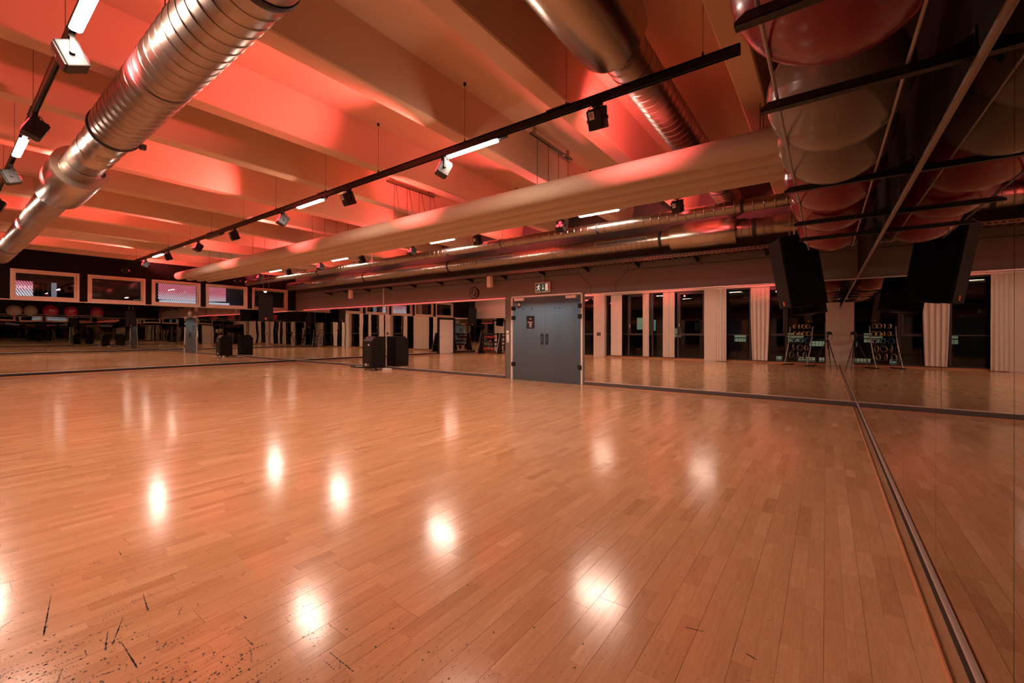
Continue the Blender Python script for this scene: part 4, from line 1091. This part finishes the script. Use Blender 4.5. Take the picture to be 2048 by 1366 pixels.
# ================================================================== WEIGHT RACKS reflected in the mirrors
# A: grip-plate rack by the glazing, set at an angle
ra = thing('weight_rack', 'grey curved-leg rack of weight plates beside the tripod', 'rack', (-.80, -1.62, 0), (0, 0, R(32)))
for s in (-1, 1):
    pts = [(s*.44, .30-.32*(1-(1-u)**1.6), .03+1.47*u) for u in [i/10 for i in range(11)]]
    obj('upright', MB().path(pts, .022, 10), mat('grey_rack_tube', (.30, .28, .27), .35, metal=.7, var=.1) if s < 0 else bpy.data.materials['grey_rack_tube'], ra, world=False)
    obj('foot', MB().bbox(s*.44-.03, s*.44+.03, -.22, .42, 0.002, .035, .006), M['blackmetal'], ra, world=False)
sz = (.28, .57, .86, 1.14, 1.42)
def shy(z): u = (z-.03)/1.47; return .30-.32*(1-(1-u)**1.6)
for z in sz:
    yb = shy(z)
    obj('shelf', MB().bbox(-.44, .44, yb-.20, yb+.02, z-.012, z, .004).cyl((-.45, yb+.03, z), (.45, yb+.03, z), .010), M['blackmetal'], ra, world=False)
rm = Matrix.Translation((-.80, -1.62, 0)) @ Matrix.Rotation(R(32), 4, 'Z')
M['yellow'] = mat('yellow_rubber', (.75, .42, .04), .5, var=.1); M['blue'] = mat('blue_rubber', (.06, .22, .42), .5, var=.1)
M['greyr'] = mat('grey_rubber', (.30, .24, .21), .5, var=.1); M['cream_r'] = mat('pale_yellow_rubber', (.72, .55, .28), .5, var=.1)
def grip_plate(u, z, r, m, nm, label, group):
    yb = shy(z)
    c = rm @ Vector((u, yb-.07, z+r+.001))
    t = thing('weight_plate', label, 'weight plate', tuple(c), (R(random.uniform(-8, 8)), 0, R(32)+R(90)+random.uniform(-.5, .5)), group=group)
    bm = MB(); n = 22
    # ring with three grip spokes, standing on edge
    vs = []; fs = []
    for i in range(n):
        a = 2*PI*i/n
        for (rr, yy) in ((r, -.012), (r, .012), (r*.80, .016), (r*.80, -.016)):
            vs.append((rr*math.cos(a), yy, rr*math.sin(a)))
    for i in range(n):
        for k in range(4): fs.append((i*4+k, i*4+(k+1) % 4, ((i+1) % n)*4+(k+1) % 4, ((i+1) % n)*4+k))
    bm.add(vs, fs, True)
    obj('rim', bm, m, t, world=False)
    sp = MB()
    for k in range(3):
        a = 2*PI*k/3+.5; sp.cyl((.03*math.cos(a), 0, .03*math.sin(a)), (r*.85*math.cos(a), 0, r*.85*math.sin(a)), .016, n=8)
    obj('grip_spokes', sp, M['black'], t, world=False)
    obj('hub', MB().cyl((0, -.014, 0), (0, .014, 0), .042, n=18), M['black'], t, world=False)
for i, u in enumerate((-.30, -.12, .05, .22)): grip_plate(u, sz[4], .085, M['cream_r'], 'p', ordinal(i)+' pale yellow grip plate from the glazing, top shelf of the curved rack', 'pale yellow grip plates')
for i, u in enumerate((-.26, -.08, .10, .27)): grip_plate(u, sz[3], .09, M['yellow'], 'p', ordinal(i)+' bright yellow grip plate from the glazing, second shelf of the curved rack', 'bright yellow grip plates')
for i, u in enumerate((-.28, 0.0, .27)): grip_plate(u, sz[2], .11, M['blue'], 'p', ordinal(i)+' blue grip plate from the glazing, middle shelf of the curved rack', 'blue grip plates')
for i, u in enumerate((-.24, .02, .26)): grip_plate(u, sz[1], .12, M['greyr'], 'p', ordinal(i)+' grey-brown grip plate from the glazing, fourth shelf of the curved rack', 'grey-brown grip plates, fourth shelf')
for i, u in enumerate((-.26, .0, .26)): grip_plate(u, sz[0], .125, M['greyr'], 'p', ordinal(i)+' grey-brown grip plate from the glazing, lowest shelf of the curved rack', 'grey-brown grip plates, lowest shelf')
# B: ball and dumbbell rack in the far corner
rbx, rby = -16.35, -1.62
rb_ = thing('dumbbell_rack', 'black slanted rack of dumbbells and red medicine balls in the far corner', 'rack', (rbx, rby, 0))
for s in (-1, 1):
    obj('side_frame', MB().prism([(rby-.10, .03), (rby+.42, .03), (rby+.10, 1.24), (rby-.10, 1.24)], 0, rbx+s*.70-.03, rbx+s*.70+.03).bbox(rbx+s*.70-.05, rbx+s*.70+.05, rby-.2, rby+.46, .002, .035, .006), M['blackmetal'], rb_)
    obj('side_tube', MB().path([(rbx+s*.74, rby+.44, .04), (rbx+s*.74, rby+.11, 1.28)], .014), M['chrome'], rb_)
bz = (.14, .42, .66, .90, 1.14)
def bys(z): return rby+.36-.30*(z/1.24)
for z in bz: obj('shelf', MB().bbox(rbx-.68, rbx+.68, bys(z)-.22, bys(z)+.02, z-.014, z, .004), M['blackmetal'], rb_)
def medball(u, z, r, label):
    t = thing('medicine_ball', label, 'medicine ball', (rbx+u, bys(z)-.10, z+r), group='red medicine balls on the rack')
    obj('ball_skin', MB().sphere((0, 0, 0), r, 24, 16), bpy.data.materials.get('red_medball') or mat('red_medball', (.45, .045, .035), .4, var=.1, vscale=12), t, world=False)
    dm = MB()
    for k in range(5):
        a = 2*PI*k/5; d = Vector((.42*math.cos(a), .8, .42*math.sin(a))).normalized(); dm.cyl(d*r*.985, d*r*1.012, r*.14, n=10)
    obj('grip_dots', dm, M['black'], t, world=False)
for u, nm in ((-.42, 'leftmost'), (-.20, 'second'), (.02, 'third'), (.24, 'fourth')): medball(u, bz[3], .088, '%s small red medicine ball in the upper row of the far corner rack' % nm)
medball(-.02, bz[2], .08, 'single small red medicine ball in the middle row of the far corner rack')
medball(-.30, bz[0], .13, 'large red medicine ball at the bottom left of the far corner rack')
medball(.22, bz[0], .13, 'large red medicine ball at the bottom right of the far corner rack')
def make_db():
    t = thing('dumbbell', 'small black dumbbell on the far corner rack', 'dumbbell', group='black dumbbells on the far corner rack')
    obj('handle', MB().cyl((0, -.08, 0), (0, .08, 0), .014, n=10), M['chrome'], t, world=False)
    for s in (-1, 1): obj('head', MB().lathe((0, 0, 0), 1, [(s*.055, .034), (s*.06, .042), (s*.10, .042), (s*.105, .034)] if s > 0 else [(-.105, .034), (-.10, .042), (-.06, .042), (-.055, .034)], 8, smooth=False), M['rubber'], t, world=False)
    return t
db0 = make_db(); firstdb = True
for z, shn, us in ((bz[4], 'top', [-.58+.115*i for i in range(11)]), (bz[2], 'middle', [-.58, -.45, -.32, -.19, .14, .27, .40, .53]), (bz[1], 'second-lowest', [-.56+.125*i for i in range(10)])):
    for di, u in enumerate(us):
        o = db0 if firstdb else copy_tree(db0); firstdb = False
        o.location = (rbx+u, bys(z)-.10, z+.042)
        o['label'] = '%s black dumbbell from the left wall on the %s shelf of the corner rack' % (ordinal(di), shn)

# ================================================================== CAMERA TRIPOD (seen in the mirrors)
fw = Vector((-math.sin(R(YAW)), math.cos(R(YAW)), 0))
t = thing('camera_tripod', 'black camera tripod reflected in the corner mirrors', 'tripod', (-fw.x*.06, -fw.y*.06, 0))
cx_, cy_ = -fw.x*.06, -fw.y*.06
for k, a in enumerate((52, 165, 282)):
    d = Vector((math.cos(R(a)), math.sin(R(a)), 0))
    top = Vector((cx_, cy_, .98))+d*.04; bot = Vector((cx_, cy_, .012))+d*.44; mid = top.lerp(bot, .55)
    lg = obj('leg', MB().cyl(top, mid, .016, .015, n=10).cyl(mid, bot, .011, .010, n=10), M['blackmetal'], t)
    obj('leg_clamp', MB().cyl(top.lerp(bot, .53), top.lerp(bot, .57), .021, n=10), M['rubber'], lg)
    obj('rubber_foot', MB().sphere(bot, .014, 10, 8), M['rubber'], lg)
obj('centre_column', MB().cyl((cx_, cy_, .70), (cx_, cy_, 1.10), .013).cyl((cx_, cy_, .95), (cx_, cy_, 1.02), .045), M['blackmetal'], t)
obj('ball_head', MB().sphere((cx_, cy_, 1.12), .03, 14, 10).cyl((cx_, cy_, 1.135), (cx_, cy_, 1.18), .026).bbox(cx_-.03, cx_+.03, cy_-.03, cy_+.03, 1.18, 1.195, .004), M['blackmetal'], t)
cm = Matrix.Translation((0, 0, CAMH)) @ Matrix.Rotation(R(YAW), 4, 'Z')
t = thing('photo_camera', 'black camera on the tripod reflected in the corner mirrors', 'camera', tuple(cm @ Vector((0, -.08, -.055))))
obj('camera_body', MB().bbox(-.068, .068, -.165, -.105, -.05, .042, .010, cm).bbox(-.025, .025, -.16, -.105, .04, .068, .008, cm).bbox(.03, .068, -.17, -.095, -.05, .03, .010, cm), M['black'], t)
obj('lens', MB().cyl(cm @ Vector((0, -.107, 0)), cm @ Vector((0, -.02, 0)), .036, n=24), M['black'], t)
obj('strap', MB().path([cm @ Vector(p) for p in ((.068, -.14, .03), (.10, -.15, -.05), (.105, -.14, -.16), (.09, -.13, -.22), (.075, -.13, -.18))], .006, 6), M['rubber'], t)
